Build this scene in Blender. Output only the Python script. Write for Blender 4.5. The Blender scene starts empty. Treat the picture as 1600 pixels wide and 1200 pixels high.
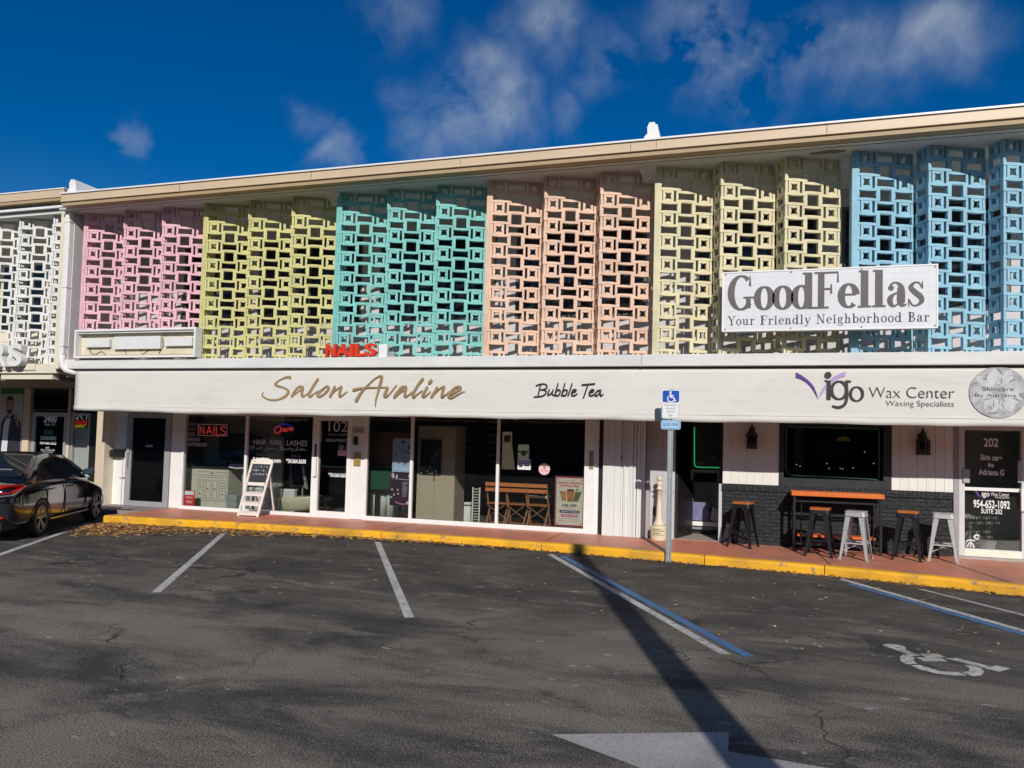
import bpy, bmesh, math, random
from mathutils import Vector, Matrix
rnd = random.Random(7)
sc = bpy.context.scene
COL = sc.collection
R = math.radians
# ------------------------------------------------------------------ camera
F, CY = 1174.3, 639.7                 # focal length and principal row for a 1600 x 1200 frame
CAM = Vector((0.0, -14.4, 1.87))
def cam_axes(yaw, pit, rol):
    cy, sy = math.cos(yaw), math.sin(yaw); cp, sp = math.cos(pit), math.sin(pit); cr, sr = math.cos(rol), math.sin(rol)
    fw = Vector((sy*cp, cy*cp, sp)); r0 = Vector((cy, -sy, 0)); u0 = r0.cross(fw)
    return cr*r0 + sr*u0, -sr*r0 + cr*u0, fw
RI, UP, FW = cam_axes(R(-17.0768), R(2.4843), R(1.4976))
cd = bpy.data.cameras.new('camera'); cam = bpy.data.objects.new('camera', cd); COL.objects.link(cam)
m = Matrix.Identity(4)
for i in range(3):
    m[i][0], m[i][1], m[i][2], m[i][3] = RI[i], UP[i], -FW[i], CAM[i]
cam.matrix_world = m
cd.sensor_fit = 'HORIZONTAL'; cd.sensor_width = 36.0; cd.lens = 36.0*F/1600
cd.shift_y = (CY-600)/1600
cd.clip_end = 3000
sc.camera = cam
def ray(px, py): return ((px-800)/F*RI - (py-CY)/F*UP + FW)
def onY(px, py, y):
    d = ray(px, py); return CAM + d*((y-CAM.y)/d.y)
def onZ(px, py, z):
    d = ray(px, py); return CAM + d*((z-CAM.z)/d.z)
# ------------------------------------------------------------------ light
SUN_EL, SUN_AZ = R(28.7), R(19.0)     # the sun stands behind the camera, to its right
sund = Vector((math.sin(SUN_AZ)*math.cos(SUN_EL), -math.cos(SUN_AZ)*math.cos(SUN_EL), math.sin(SUN_EL)))
sl = bpy.data.lights.new('sun', 'SUN'); sl.energy = 4.0; sl.angle = R(0.5); sl.color = (1.0, 0.945, 0.87)
so = bpy.data.objects.new('sun', sl); COL.objects.link(so)
so.rotation_euler = (-sund).to_track_quat('-Z', 'Y').to_euler()
w = bpy.data.worlds.new('World'); sc.world = w; w.use_nodes = True
nt = w.node_tree; nt.nodes.clear()
def N(t, **kw):
    n = nt.nodes.new(t)
    for k, v in kw.items(): setattr(n, k, v)
    return n
def LK(a, b): nt.links.new(a, b)
out = N('ShaderNodeOutputWorld'); bg = N('ShaderNodeBackground'); bg.inputs[1].default_value = 0.070
sky = N('ShaderNodeTexSky'); sky.sky_type = 'NISHITA'; sky.sun_disc = False
sky.sun_elevation = SUN_EL; sky.sun_rotation = math.pi - SUN_AZ
sky.altitude = 0; sky.air_density = 1.0; sky.dust_density = 0.2; sky.ozone_density = 3.0
hs = N('ShaderNodeHueSaturation'); hs.inputs['Saturation'].default_value = 1.5; hs.inputs['Hue'].default_value = .512; hs.inputs['Value'].default_value = 1.0
LK(sky.outputs[0], hs.inputs['Color'])
tc = N('ShaderNodeTexCoord')
nz = N('ShaderNodeTexNoise'); nz.inputs['Scale'].default_value = 8.5; nz.inputs['Detail'].default_value = 9; nz.inputs['Roughness'].default_value = 0.58
nz.inputs['Distortion'].default_value = 0.15
LK(tc.outputs['Generated'], nz.inputs['Vector'])
clouds = [(855,70,95,.55),(760,170,125,.8),(690,200,75,.45),(960,110,95,.5),(1130,70,150,.85),(1230,90,110,.7),(1350,80,120,.75),(1460,45,120,.7),(495,243,62,.75),(195,213,32,.5),(450,180,55,.35),(620,15,110,.3),(880,180,60,.3),(640,190,80,.4),(1060,20,110,.4)]
cn_ = N('ShaderNodeTexNoise'); cn_.inputs['Scale'].default_value = 9; cn_.inputs['Detail'].default_value = 6; LK(tc.outputs['Generated'], cn_.inputs['Vector'])
cm = N('ShaderNodeVectorMath', operation='MULTIPLY_ADD'); LK(cn_.outputs['Color'], cm.inputs[0]); cm.inputs[1].default_value = (.16,.16,.16); LK(tc.outputs['Generated'], cm.inputs[2])
cs = N('ShaderNodeVectorMath', operation='SUBTRACT'); LK(cm.outputs[0], cs.inputs[0]); cs.inputs[1].default_value = (.08,.08,.08)
acc = None
for (px, py, rad, amp) in clouds:
    d = ray(px, py).normalized()
    vd = N('ShaderNodeVectorMath', operation='DISTANCE'); LK(cs.outputs[0], vd.inputs[0]); vd.inputs[1].default_value = d
    mr = N('ShaderNodeMapRange', interpolation_type='SMOOTHERSTEP'); LK(vd.outputs['Value'], mr.inputs[0])
    mr.inputs[1].default_value = 0; mr.inputs[2].default_value = rad/F*.93; mr.inputs[3].default_value = amp; mr.inputs[4].default_value = 0
    if acc is None: acc = mr.outputs[0]
    else:
        ad = N('ShaderNodeMath', operation='MAXIMUM'); LK(acc, ad.inputs[0]); LK(mr.outputs[0], ad.inputs[1]); acc = ad.outputs[0]
nr = N('ShaderNodeMapRange'); LK(nz.outputs[0], nr.inputs[0]); nr.inputs[1].default_value = 0.36; nr.inputs[2].default_value = 0.62
mu = N('ShaderNodeMath', operation='MULTIPLY'); LK(acc, mu.inputs[0]); LK(nr.outputs[0], mu.inputs[1])
mu2 = N('ShaderNodeMath', operation='MULTIPLY'); LK(mu.outputs[0], mu2.inputs[0]); mu2.inputs[1].default_value = 0.98
mx = N('ShaderNodeMix', data_type='RGBA'); LK(mu2.outputs[0], mx.inputs[0]); LK(hs.outputs[0], mx.inputs[6]); mx.inputs[7].default_value = (5.2, 6.1, 7.4, 1)
LK(mx.outputs[2], bg.inputs[0]); LK(bg.outputs[0], out.inputs[0])
sc.view_settings.view_transform = 'Standard'; sc.view_settings.look = 'None'; sc.view_settings.gamma = 1
sc.view_settings.exposure = 0.0
sc.cycles.max_bounces = 8; sc.cycles.transparent_max_bounces = 12

# ------------------------------------------------------------------ materials
MC = {}
def mat(name, col, rough=0.6, var=0.12, scale=6.0, bump=0.0, bscale=40.0, metal=0.0, spec=0.5, emit=None, es=0.0, detail=5, stretch=None):
    if name in MC: return MC[name]
    M = bpy.data.materials.new(name); M.use_nodes = True; MC[name] = M
    t = M.node_tree; b = t.nodes['Principled BSDF']
    b.inputs['Roughness'].default_value = rough; b.inputs['Metallic'].default_value = metal
    b.inputs['Specular IOR Level'].default_value = spec
    co = t.nodes.new('ShaderNodeTexCoord'); vec = co.outputs['Object']
    if stretch:
        mp = t.nodes.new('ShaderNodeMapping'); mp.inputs['Scale'].default_value = stretch; t.links.new(vec, mp.inputs[0]); vec = mp.outputs[0]
    if var > 0:
        n = t.nodes.new('ShaderNodeTexNoise'); n.inputs['Scale'].default_value = scale; n.inputs['Detail'].default_value = detail; n.inputs['Roughness'].default_value = .6
        t.links.new(vec, n.inputs['Vector'])
        r = t.nodes.new('ShaderNodeValToRGB'); t.links.new(n.outputs[0], r.inputs[0])
        r.color_ramp.elements[0].position = .3; r.color_ramp.elements[1].position = .7
        r.color_ramp.elements[0].color = tuple(max(0, c*(1-var)) for c in col[:3]) + (1,)
        r.color_ramp.elements[1].color = tuple(min(1, c*(1+var)) for c in col[:3]) + (1,)
        t.links.new(r.outputs[0], b.inputs['Base Color'])
    else: b.inputs['Base Color'].default_value = tuple(col[:3]) + (1,)
    if bump > 0:
        n2 = t.nodes.new('ShaderNodeTexNoise'); n2.inputs['Scale'].default_value = bscale; n2.inputs['Detail'].default_value = 4
        t.links.new(vec, n2.inputs['Vector'])
        bp = t.nodes.new('ShaderNodeBump'); bp.inputs['Strength'].default_value = bump; bp.inputs['Distance'].default_value = .01
        t.links.new(n2.outputs[0], bp.inputs['Height']); t.links.new(bp.outputs[0], b.inputs['Normal'])
    if emit:
        b.inputs['Emission Color'].default_value = tuple(emit) + (1,); b.inputs['Emission Strength'].default_value = es
    return M
def glass(name, tint=(.87,.89,.88), ior=1.45, refl=(1,1,1)):
    if name in MC: return MC[name]
    M = bpy.data.materials.new(name); M.use_nodes = True; MC[name] = M
    t = M.node_tree; t.nodes.clear()
    o = t.nodes.new('ShaderNodeOutputMaterial'); mx = t.nodes.new('ShaderNodeMixShader')
    tr = t.nodes.new('ShaderNodeBsdfTransparent'); tr.inputs[0].default_value = (*tint, 1)
    gl = t.nodes.new('ShaderNodeBsdfGlossy'); gl.inputs['Roughness'].default_value = 0.0; gl.inputs[0].default_value = (*refl, 1)
    fr = t.nodes.new('ShaderNodeFresnel')
    # thin pane: same reflectance from either side (no total internal reflection at the far face)
    ge = t.nodes.new('ShaderNodeNewGeometry'); im = t.nodes.new('ShaderNodeMapRange'); t.links.new(ge.outputs['Backfacing'], im.inputs[0])
    im.inputs[3].default_value = ior; im.inputs[4].default_value = 1/ior; t.links.new(im.outputs[0], fr.inputs[0])
    t.links.new(fr.outputs[0], mx.inputs[0]); t.links.new(tr.outputs[0], mx.inputs[1]); t.links.new(gl.outputs[0], mx.inputs[2]); t.links.new(mx.outputs[0], o.inputs[0])
    return M
def emis(name, col, s):
    return mat(name, tuple(c*.2 for c in col), .5, 0, emit=col, es=s)

# ------------------------------------------------------------------ mesh helpers
class MB:
    def __init__(s): s.v = []; s.f = []
    def add(s, vs, fs):
        o = len(s.v); s.v += [tuple(p) for p in vs]; s.f += [tuple(i+o for i in f) for f in fs]; return s
    def box(s, x0, x1, y0, y1, z0, z1):
        return s.add([(x0,y0,z0),(x1,y0,z0),(x1,y1,z0),(x0,y1,z0),(x0,y0,z1),(x1,y0,z1),(x1,y1,z1),(x0,y1,z1)],
                     [(0,3,2,1),(4,5,6,7),(0,1,5,4),(1,2,6,5),(2,3,7,6),(3,0,4,7)])
    def hull8(s, a, b):                     # two quads -> closed solid
        return s.add(list(a)+list(b), [(3,2,1,0),(4,5,6,7),(0,1,5,4),(1,2,6,5),(2,3,7,6),(3,0,4,7)])
    def bar(s, p, q, wx, wy, up=(0,0,1), w2=None):   # rectangular bar from p to q
        p, q = Vector(p), Vector(q); d = (q-p).normalized(); u = Vector(up)
        if abs(d.dot(u)) > .98: u = Vector((0,1,0))
        a = d.cross(u).normalized(); b = a.cross(d)
        k = w2 or (wx, wy)
        c = lambda c0, x, y: [c0+a*x+b*y, c0-a*x+b*y, c0-a*x-b*y, c0+a*x-b*y]
        return s.hull8(c(p, wx/2, wy/2), c(q, k[0]/2, k[1]/2))
    def tube(s, pts, r, n=8, cap=True, closed=False):
        pts = [Vector(p) for p in pts]; rs = r if isinstance(r, (list, tuple)) else [r]*len(pts)
        rings = []; L = len(pts); prev = None
        for i, p in enumerate(pts):
            d = (pts[(i+1) % L]-pts[i-1]) if closed else (pts[min(i+1,L-1)]-pts[max(i-1,0)])
            d.normalize()
            if prev is None:
                u = Vector((0,0,1)) if abs(d.z) < .9 else Vector((0,1,0)); a = d.cross(u).normalized()
            else: a = (prev - d*prev.dot(d)).normalized()
            prev = a; b = d.cross(a)
            rings.append([p + (a*math.cos(2*math.pi*k/n)+b*math.sin(2*math.pi*k/n))*rs[i] for k in range(n)])
        vs = [p for g in rings for p in g]; fs = []
        for i in range(L if closed else L-1):
            for k in range(n):
                j = (i+1) % L
                fs.append((i*n+k, i*n+(k+1) % n, j*n+(k+1) % n, j*n+k))
        if cap and not closed: fs += [tuple(range(n-1,-1,-1)), tuple((L-1)*n+k for k in range(n))]
        return s.add(vs, fs)
    def lathe(s, prof, c=(0,0,0), n=24):    # prof: (r, z) pairs
        vs = []; fs = []
        for r, z in prof:
            for k in range(n): a = 2*math.pi*k/n; vs.append((c[0]+r*math.cos(a), c[1]+r*math.sin(a), c[2]+z))
        for i in range(len(prof)-1):
            for k in range(n): fs.append((i*n+k, i*n+(k+1) % n, (i+1)*n+(k+1) % n, (i+1)*n+k))
        fs += [tuple(range(n-1,-1,-1)), tuple((len(prof)-1)*n+k for k in range(n))]
        return s.add(vs, fs)
    def prism(s, poly, d):                  # polygon of 3-D points, pushed by vector d
        n = len(poly); d = Vector(d); a = [Vector(p) for p in poly]
        return s.add(a+[p+d for p in a], [tuple(range(n-1,-1,-1)), tuple(range(n,2*n))]+[(i,(i+1)%n,(i+1)%n+n,i+n) for i in range(n)])
    def disc(s, c, r, y0, y1, n=28, rz=None):  # disc in the facade plane
        return s.prism([(c[0]+r*math.cos(2*math.pi*k/n), y0, c[1]+(rz or r)*math.sin(2*math.pi*k/n)) for k in range(n)], (0, y1-y0, 0))
    def build(s, name, M, parent=None, local=False, smooth=False, bevel=0, sub=0):
        me = bpy.data.meshes.new(name)
        off = Vector((0,0,0))
        if parent is not None and not local: off = root_loc(parent)
        me.from_pydata([tuple(Vector(p)-off) for p in s.v], [], s.f); me.update()
        bm = bmesh.new(); bm.from_mesh(me); bmesh.ops.recalc_face_normals(bm, faces=bm.faces); bm.to_mesh(me); bm.free()
        me.materials.append(M)
        o = bpy.data.objects.new(name, me); COL.objects.link(o)
        if parent is not None: o.parent = parent
        if smooth:
            for p in me.polygons: p.use_smooth = True
        if bevel:
            md = o.modifiers.new('bevel', 'BEVEL'); md.width = bevel; md.segments = 2; md.limit_method = 'ANGLE'
        if sub:
            md = o.modifiers.new('sub', 'SUBSURF'); md.levels = sub; md.render_levels = sub
        return o
def root_loc(o):
    l = Vector((0,0,0))
    while o is not None: l += o.location; o = o.parent
    return l
def tag(o, label=None, cat=None, group=None, kind=None):
    if label: o['label'] = label
    if cat: o['category'] = cat
    if group: o['group'] = group
    if kind: o['kind'] = kind
    return o
def thing(name, label, cat, loc=(0,0,0), rz=0, group=None):
    o = bpy.data.objects.new(name, None); COL.objects.link(o); o.empty_display_size = .1
    o.location = loc; o.rotation_euler = (0,0,rz)
    return tag(o, label, cat, group)
def copy_tree(o, parent=None):
    c = o.copy(); COL.objects.link(c); c.parent = parent
    for ch in list(o.children): copy_tree(ch, c)
    return c
# ---- lettering
def text(body, x0, x1, z0, z1, y, M, parent, name='lettering', bold=0.0, depth=0.002, keep=False):
    cu = bpy.data.curves.new('t', 'FONT'); cu.body = body; cu.size = 1; cu.offset = bold; cu.align_x = 'CENTER'
    ob = bpy.data.objects.new('t', cu); COL.objects.link(ob)
    bpy.context.view_layer.update()
    me = bpy.data.meshes.new_from_object(ob.evaluated_get(bpy.context.evaluated_depsgraph_get()))
    bpy.data.objects.remove(ob)
    xs = [v.co.x for v in me.vertices]; zs = [v.co.y for v in me.vertices]
    a, b, c, d = min(xs), max(xs), min(zs), max(zs)
    sx = (x1-x0)/(b-a); sz = (z1-z0)/(d-c)
    mb = MB()
    vs = [(x0+(v.co.x-a)*sx, y, z0+(v.co.y-c)*sz) for v in me.vertices]
    mb.add(vs, [tuple(p.vertices) for p in me.polygons])
    bpy.data.meshes.remove(me)
    if depth > .003:
        # give the letters real thickness
        from collections import Counter
        cnt = Counter(); order = {}
        for f in mb.f:
            for i in range(len(f)):
                e = (f[i], f[(i+1) % len(f)]); k = tuple(sorted(e)); cnt[k] += 1; order[k] = e
        nv = len(mb.v); mb.v += [(p[0], p[1]+depth, p[2]) for p in mb.v]
        mb.f += [tuple(i+nv for i in reversed(f)) for f in mb.f]
        for k, c2 in cnt.items():
            if c2 == 1: a2, b2 = order[k]; mb.f.append((b2, a2, a2+nv, b2+nv))
    return mb.build(name, M, parent)
def catmull(pts, n=6):
    if len(pts) < 3: n = 2
    P = [pts[0]]+list(pts)+[pts[-1]]; o = []
    for i in range(1, len(P)-2):
        for k in range(n):
            t = k/n; o.append(tuple(.5*((2*b)+(-a+c)*t+(2*a-5*b+4*c-d)*t*t+(-a+3*b-3*c+d)*t**3) for a, b, c, d in zip(P[i-1],P[i],P[i+1],P[i+2])))
    o.append(tuple(P[-2])); return o
class Ink:
    """strokes of varying width laid on a facade plane; each stroke 0.4 mm proud of the last"""
    def __init__(s, fn, y, step=.0004): s.fn = fn; s.y = y; s.mb = MB(); s.k = 0; s.step = step
    def stroke(s, pts, smooth=True, round_ends=True):
        p = catmull(pts) if smooth else pts
        L = []; Rr = []
        for i in range(len(p)):
            a, b = p[max(i-1,0)], p[min(i+1,len(p)-1)]
            dx, dy = b[0]-a[0], b[1]-a[1]; l = math.hypot(dx,dy) or 1
            nx, ny = -dy/l, dx/l; h = p[i][2]/2
            L.append((p[i][0]+nx*h, p[i][1]+ny*h)); Rr.append((p[i][0]-nx*h, p[i][1]-ny*h))
        s.k += 1; n = len(p); y = s.y - s.k*s.step
        q = [s.fn(*c) for c in L+Rr]
        s.mb.add([(c[0], y, c[1]) for c in q], [(i,i+1,n+i+1,n+i) for i in range(n-1)])
        if round_ends:
            for e in (p[0], p[-1]): s.dot(e[0], e[1], e[2]/2)
        return s
    def dot(s, x, y, r, ry=None):
        s.k += 1; yy = s.y - s.k*s.step
        q = [s.fn(x+r*math.cos(2*math.pi*k/14), y+(ry or r)*math.sin(2*math.pi*k/14)) for k in range(14)]
        s.mb.add([(c[0], yy, c[1]) for c in q], [tuple(range(14))]); return s
    def poly(s, pts):
        s.k += 1; yy = s.y - s.k*s.step
        q = [s.fn(*c) for c in pts]
        s.mb.add([(c[0], yy, c[1]) for c in q], [tuple(range(len(q)))]); return s
    def done(s, name, M, parent): return s.mb.build(name, M, parent)
def crop_map(x0, y0, k, Y):              # reading of the photograph -> X, Z on the facade plane Y
    def fn(x, y):
        p = onY(x0+x/k, y0+y/k, Y); return (p.x, p.z)
    return fn
# a small condensed serif alphabet drawn as strokes: cap height 1
def arc(cx, cy, rx, ry, a0, a1, T, t, n=12):
    o = []
    for i in range(n+1):
        a = R(a0+(a1-a0)*i/n); o.append((cx+rx*math.cos(a), cy+ry*math.sin(a), t+(T-t)*abs(math.cos(a))**1.3))
    return o
def serif_glyph(ch, T=.15, t=.05):
    S = []; A = lambda *p: S.append(('s', list(p), True)); V = lambda *p: S.append(('s', list(p), False))
    st = lambda x, a, b, w=T: V((x,a,w),(x,b,w))
    sf = lambda a, b, y: V((a,y,t),(b,y,t))
    ring = lambda cx, cy, rx, ry, a0=0, a1=360: S.append(('s', arc(cx,cy,rx,ry,a0,a1,T,t,20), False))
    adv = .5
    if ch == 'G': ring(.36,.5,.28,.47,48,322); st(.56,.36,.06,.13); sf(.42,.72,.36); V((.6,.98,.02),(.6,.68,.07)); adv=.74
    elif ch == 'o': ring(.25,.33,.19,.31); adv=.5
    elif ch == 'd': ring(.24,.33,.18,.31); st(.43,0,1); sf(.27,.43,.975); sf(.43,.6,.025); adv=.58
    elif ch == 'b': ring(.32,.33,.18,.31); st(.13,0,1); sf(0,.13,.975); adv=.55
    elif ch == 'F': st(.18,0,1,.17); sf(0,.62,.975); V((.61,1,.03),(.61,.7,.06)); sf(.18,.44,.53); V((.44,.66,.04),(.44,.4,.06)); sf(0,.38,.025); adv=.64
    elif ch == 'e': ring(.25,.33,.19,.31,5,315); sf(.08,.43,.36); adv=.48
    elif ch == 'l': st(.17,0,1); sf(.02,.17,.975); sf(0,.34,.025); adv=.36
    elif ch == 'i': st(.15,0,.64); sf(.02,.15,.62); sf(0,.3,.025); S.append(('d',.15,.84,.09)); adv=.32
    elif ch == 'a': A((.08,.5,.07),(.13,.61,.06),(.24,.64,.06),(.34,.56,.12),(.36,.42,T),(.36,.12,T),(.41,.03,.09),(.5,.07,.03)); S.append(('d',.11,.5,.075)); A((.36,.4,.04),(.2,.34,.06),(.09,.22,.14),(.11,.07,.12),(.2,.02,.06),(.33,.12,.04)); adv=.5
    elif ch == 's': A((.37,.48,.04),(.3,.61,.05),(.18,.62,.06),(.1,.5,.13),(.2,.37,.15),(.33,.25,.15),(.36,.13,.12),(.26,.03,.06),(.14,.03,.05),(.06,.17,.04)); V((.38,.66,.03),(.38,.46,.04)); V((.05,0,.03),(.05,.2,.04)); adv=.44
    elif ch == 'Y': V((.09,1,T),(.36,.46,T)); V((.62,1,t),(.37,.46,t)); st(.36,0,.5); sf(-.02,.22,.975); sf(.5,.74,.975); sf(.22,.5,.025); adv=.7
    elif ch == 'u': st(.14,.12,.64); A((.14,.14,T),(.2,.03,.07),(.3,.03,.05),(.42,.16,.05)); st(.44,0,.64); sf(0,.14,.62); sf(.3,.44,.62); sf(.44,.56,.025); adv=.6
    elif ch == 'r': st(.15,0,.64); A((.18,.42,.04),(.26,.58,.05),(.36,.6,.06)); S.append(('d',.38,.55,.075)); sf(.01,.15,.62); sf(0,.31,.025); adv=.46
    elif ch in 'nh': st(.15,0,1 if ch=='h' else .64); A((.18,.44,.05),(.28,.6,.06),(.38,.6,.08),(.44,.48,T)); st(.44,0,.49); sf(.01,.15,.975 if ch=='h' else .62); sf(0,.28,.025); sf(.33,.58,.025); adv=.6
    elif ch == 'y': V((.08,.64,T),(.26,.05,T)); A((.46,.64,t),(.27,.04,t),(.2,-.16,t),(.12,-.24,.06)); S.append(('d',.09,-.2,.07)); sf(0,.2,.62); sf(.36,.55,.62); adv=.54
    elif ch == 'N': st(.12,0,1,t); V((.1,.98,T),(.6,.04,T)); st(.61,0,1,t); sf(0,.2,.975); sf(.5,.74,.975); sf(0,.25,.025); adv=.78
    elif ch == 'g': ring(.22,.44,.14,.18); A((.12,.28,.05),(.07,.18,.07),(.16,.08,.1),(.34,.05,.1),(.42,-.06,.1),(.34,-.2,.06),(.18,-.22,.06),(.05,-.13,.08),(.1,-.01,.05)); A((.32,.55,.04),(.4,.62,.05),(.47,.6,.06)); adv=.5
    elif ch == 'B': st(.17,0,1,.16); ring(.24,.755,.24,.22,-90,90); ring(.26,.275,.28,.25,-90,90); sf(.03,.26,.975); sf(.03,.28,.025); sf(.17,.3,.53); adv=.64
    elif ch == ' ': adv=.34
    return S, adv
def serif_text(body, x0, x1, z0, h, y, M, parent, name='lettering', T=.15, t=.05, gap=.03):
    tot = sum(serif_glyph(c)[1] for c in body)+gap*(len(body)-1)
    k = (x1-x0)/tot; cur = 0
    ink = None; allm = MB()
    for c in body:
        S, adv = serif_glyph(c, T, t)
        ink = Ink(lambda a, b, cur=cur: (x0+(cur+a)*k, z0+b*h), y, .0003)
        for q in S:
            if q[0] == 's': ink.stroke(q[1], q[2], False)
            else: ink.dot(q[1], q[2], q[3])
        allm.add(ink.mb.v, ink.mb.f); cur += adv+gap
    return allm.build(name, M, parent)
# ------------------------------------------------------------------ ground
def asphalt():
    M = bpy.data.materials.new('asphalt'); M.use_nodes = True; t = M.node_tree; b = t.nodes['Principled BSDF']
    co = t.nodes.new('ShaderNodeTexCoord').outputs['Object']
    def noise(s, d=6, r=.6, st=None, dis=0):
        v = co
        if st:
            mp = t.nodes.new('ShaderNodeMapping'); mp.inputs['Scale'].default_value = st; t.links.new(co, mp.inputs[0]); v = mp.outputs[0]
        n = t.nodes.new('ShaderNodeTexNoise'); n.inputs['Scale'].default_value = s; n.inputs['Detail'].default_value = d; n.inputs['Roughness'].default_value = r; n.inputs['Distortion'].default_value = dis
        t.links.new(v, n.inputs['Vector']); return n.outputs[0]
    def rng(x, a, bb, c=0, d=1):
        r = t.nodes.new('ShaderNodeMapRange'); t.links.new(x, r.inputs[0])
        for i, q in enumerate((a, bb, c, d)): r.inputs[1+i].default_value = q
        return r.outputs[0]
    def mixc(f, a, bb):
        x = t.nodes.new('ShaderNodeMix'); x.data_type = 'RGBA'
        t.links.new(f, x.inputs[0])
        for i, q in ((6,a),(7,bb)):
            if isinstance(q, tuple): x.inputs[i].default_value = (*q, 1)
            else: t.links.new(q, x.inputs[i])
        return x.outputs[2]
    def mul(a, bb):
        x = t.nodes.new('ShaderNodeMath'); x.operation = 'MULTIPLY'; t.links.new(a, x.inputs[0])
        if isinstance(bb, float): x.inputs[1].default_value = bb
        else: t.links.new(bb, x.inputs[1])
        return x.outputs[0]
    # stone grain, stronger where the surface is worn
    g = noise(78, 4, .72)
    g2 = noise(130, 3, .75)
    def rough(x, a, bb, k=.42):      # a patch edge broken up by the stones
        m_ = t.nodes.new('ShaderNodeMath'); m_.operation = 'MULTIPLY_ADD'; t.links.new(g, m_.inputs[0]); m_.inputs[1].default_value = k; t.links.new(x, m_.inputs[2])
        return rng(m_.outputs[0], a+k*.5, bb+k*.5)
    sx = t.nodes.new('ShaderNodeSeparateXYZ'); t.links.new(co, sx.inputs[0])
    c = mixc(rng(noise(.7, 9, .66, (1,1.5,1), .5), .42, .62), (.036,.034,.031), (.072,.065,.056))
    # worn driving lane beyond the stalls: binder gone, pale stone showing, in ragged patches
    lane = rng(sx.outputs[1], -8.3, -5.4, 1, .10)
    pale = rough(noise(.62, 10, .66, (.55,1.25,1), .35), .43, .58)
    c = mixc(mul(mul(lane, pale), .78), c, (.225,.200,.163))
    pale2 = mul(rough(noise(1.5, 9, .7, (.6,1.4,1), .4), .53, .62), rng(sx.outputs[1], -6.0, -3.0, 1, .45))
    c = mixc(mul(pale2, .62), c, (.20,.178,.148))
    c = mixc(mul(rng(noise(.5, 7, .6, (.8,1.3,1), .4), .60, .72), .22), c, (.036,.035,.033))
    def scale_(cc, f):
        x = t.nodes.new('ShaderNodeVectorMath'); x.operation = 'SCALE'; t.links.new(cc, x.inputs[0]); t.links.new(f, x.inputs['Scale']); return x.outputs[0]
    c = scale_(c, rng(g, .38, .62, .45, 1.6)); c = scale_(c, rng(g2, .38, .62, .35, 1.7))
    st_ = mul(rng(noise(75, 2, .5), .61, .65), rng(noise(2.2, 5, .6), .40, .60))
    c = mixc(mul(st_, .7), c, (.30,.285,.26))
    # scattered pale flecks of old paint, gum and shell
    fl = mul(rng(noise(6.0, 2, .5, (.8,1.6,1)), .675, .70), rng(noise(1.1, 3, .6), .48, .56))
    c = mixc(mul(fl, .8), c, (.36,.345,.325))
    fl2 = mul(rng(noise(24, 3, .6, (.8,1.7,1)), .67, .71), rng(noise(2.0, 3, .6), .42, .58))
    c = mixc(mul(fl2, .85), c, (.42,.405,.385))
    # hairline cracks
    vo = t.nodes.new('ShaderNodeTexVoronoi'); vo.feature = 'DISTANCE_TO_EDGE'; vo.inputs['Scale'].default_value = .55
    wn = t.nodes.new('ShaderNodeTexNoise'); wn.inputs['Scale'].default_value = 1.8; wn.inputs['Detail'].default_value = 6; t.links.new(co, wn.inputs['Vector'])
    va_ = t.nodes.new('ShaderNodeVectorMath'); va_.operation = 'MULTIPLY_ADD'; t.links.new(wn.outputs['Color'], va_.inputs[0]); va_.inputs[1].default_value = (.9,.9,0); t.links.new(co, va_.inputs[2]); t.links.new(va_.outputs[0], vo.inputs['Vector'])
    c = mixc(mul(mul(rng(vo.outputs['Distance'], .004, .009, 1, 0), rng(noise(.45, 3, .5), .50, .60)), .8), c, (.008,.008,.008))
    # oil marks
    c = mixc(mul(rng(noise(.95, 3, .5, None, .3), .66, .72), .7), c, (.012,.012,.012))
    t.links.new(c, b.inputs['Base Color']); b.inputs['Roughness'].default_value = .86; b.inputs['Specular IOR Level'].default_value = .3
    bp = t.nodes.new('ShaderNodeBump'); bp.inputs['Strength'].default_value = .6; bp.inputs['Distance'].default_value = .012
    t.links.new(g2, bp.inputs['Height']); t.links.new(bp.outputs[0], b.inputs['Normal'])
    return M
mb = MB()
gx = [-400,-60,-25,-14,-8,-4,0,4,8,14,25,60,400]; gy = [-400,-60,-30,-20,-12,-6,-2,2,20,60,400]
for i in range(len(gx)-1):
    for j in range(len(gy)-1):
        mb.add([(gx[i],gy[j],0),(gx[i+1],gy[j],0),(gx[i+1],gy[j+1],0),(gx[i],gy[j+1],0)], [(0,1,2,3)])
tag(mb.build('parking_lot', asphalt()), kind='structure')

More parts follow.
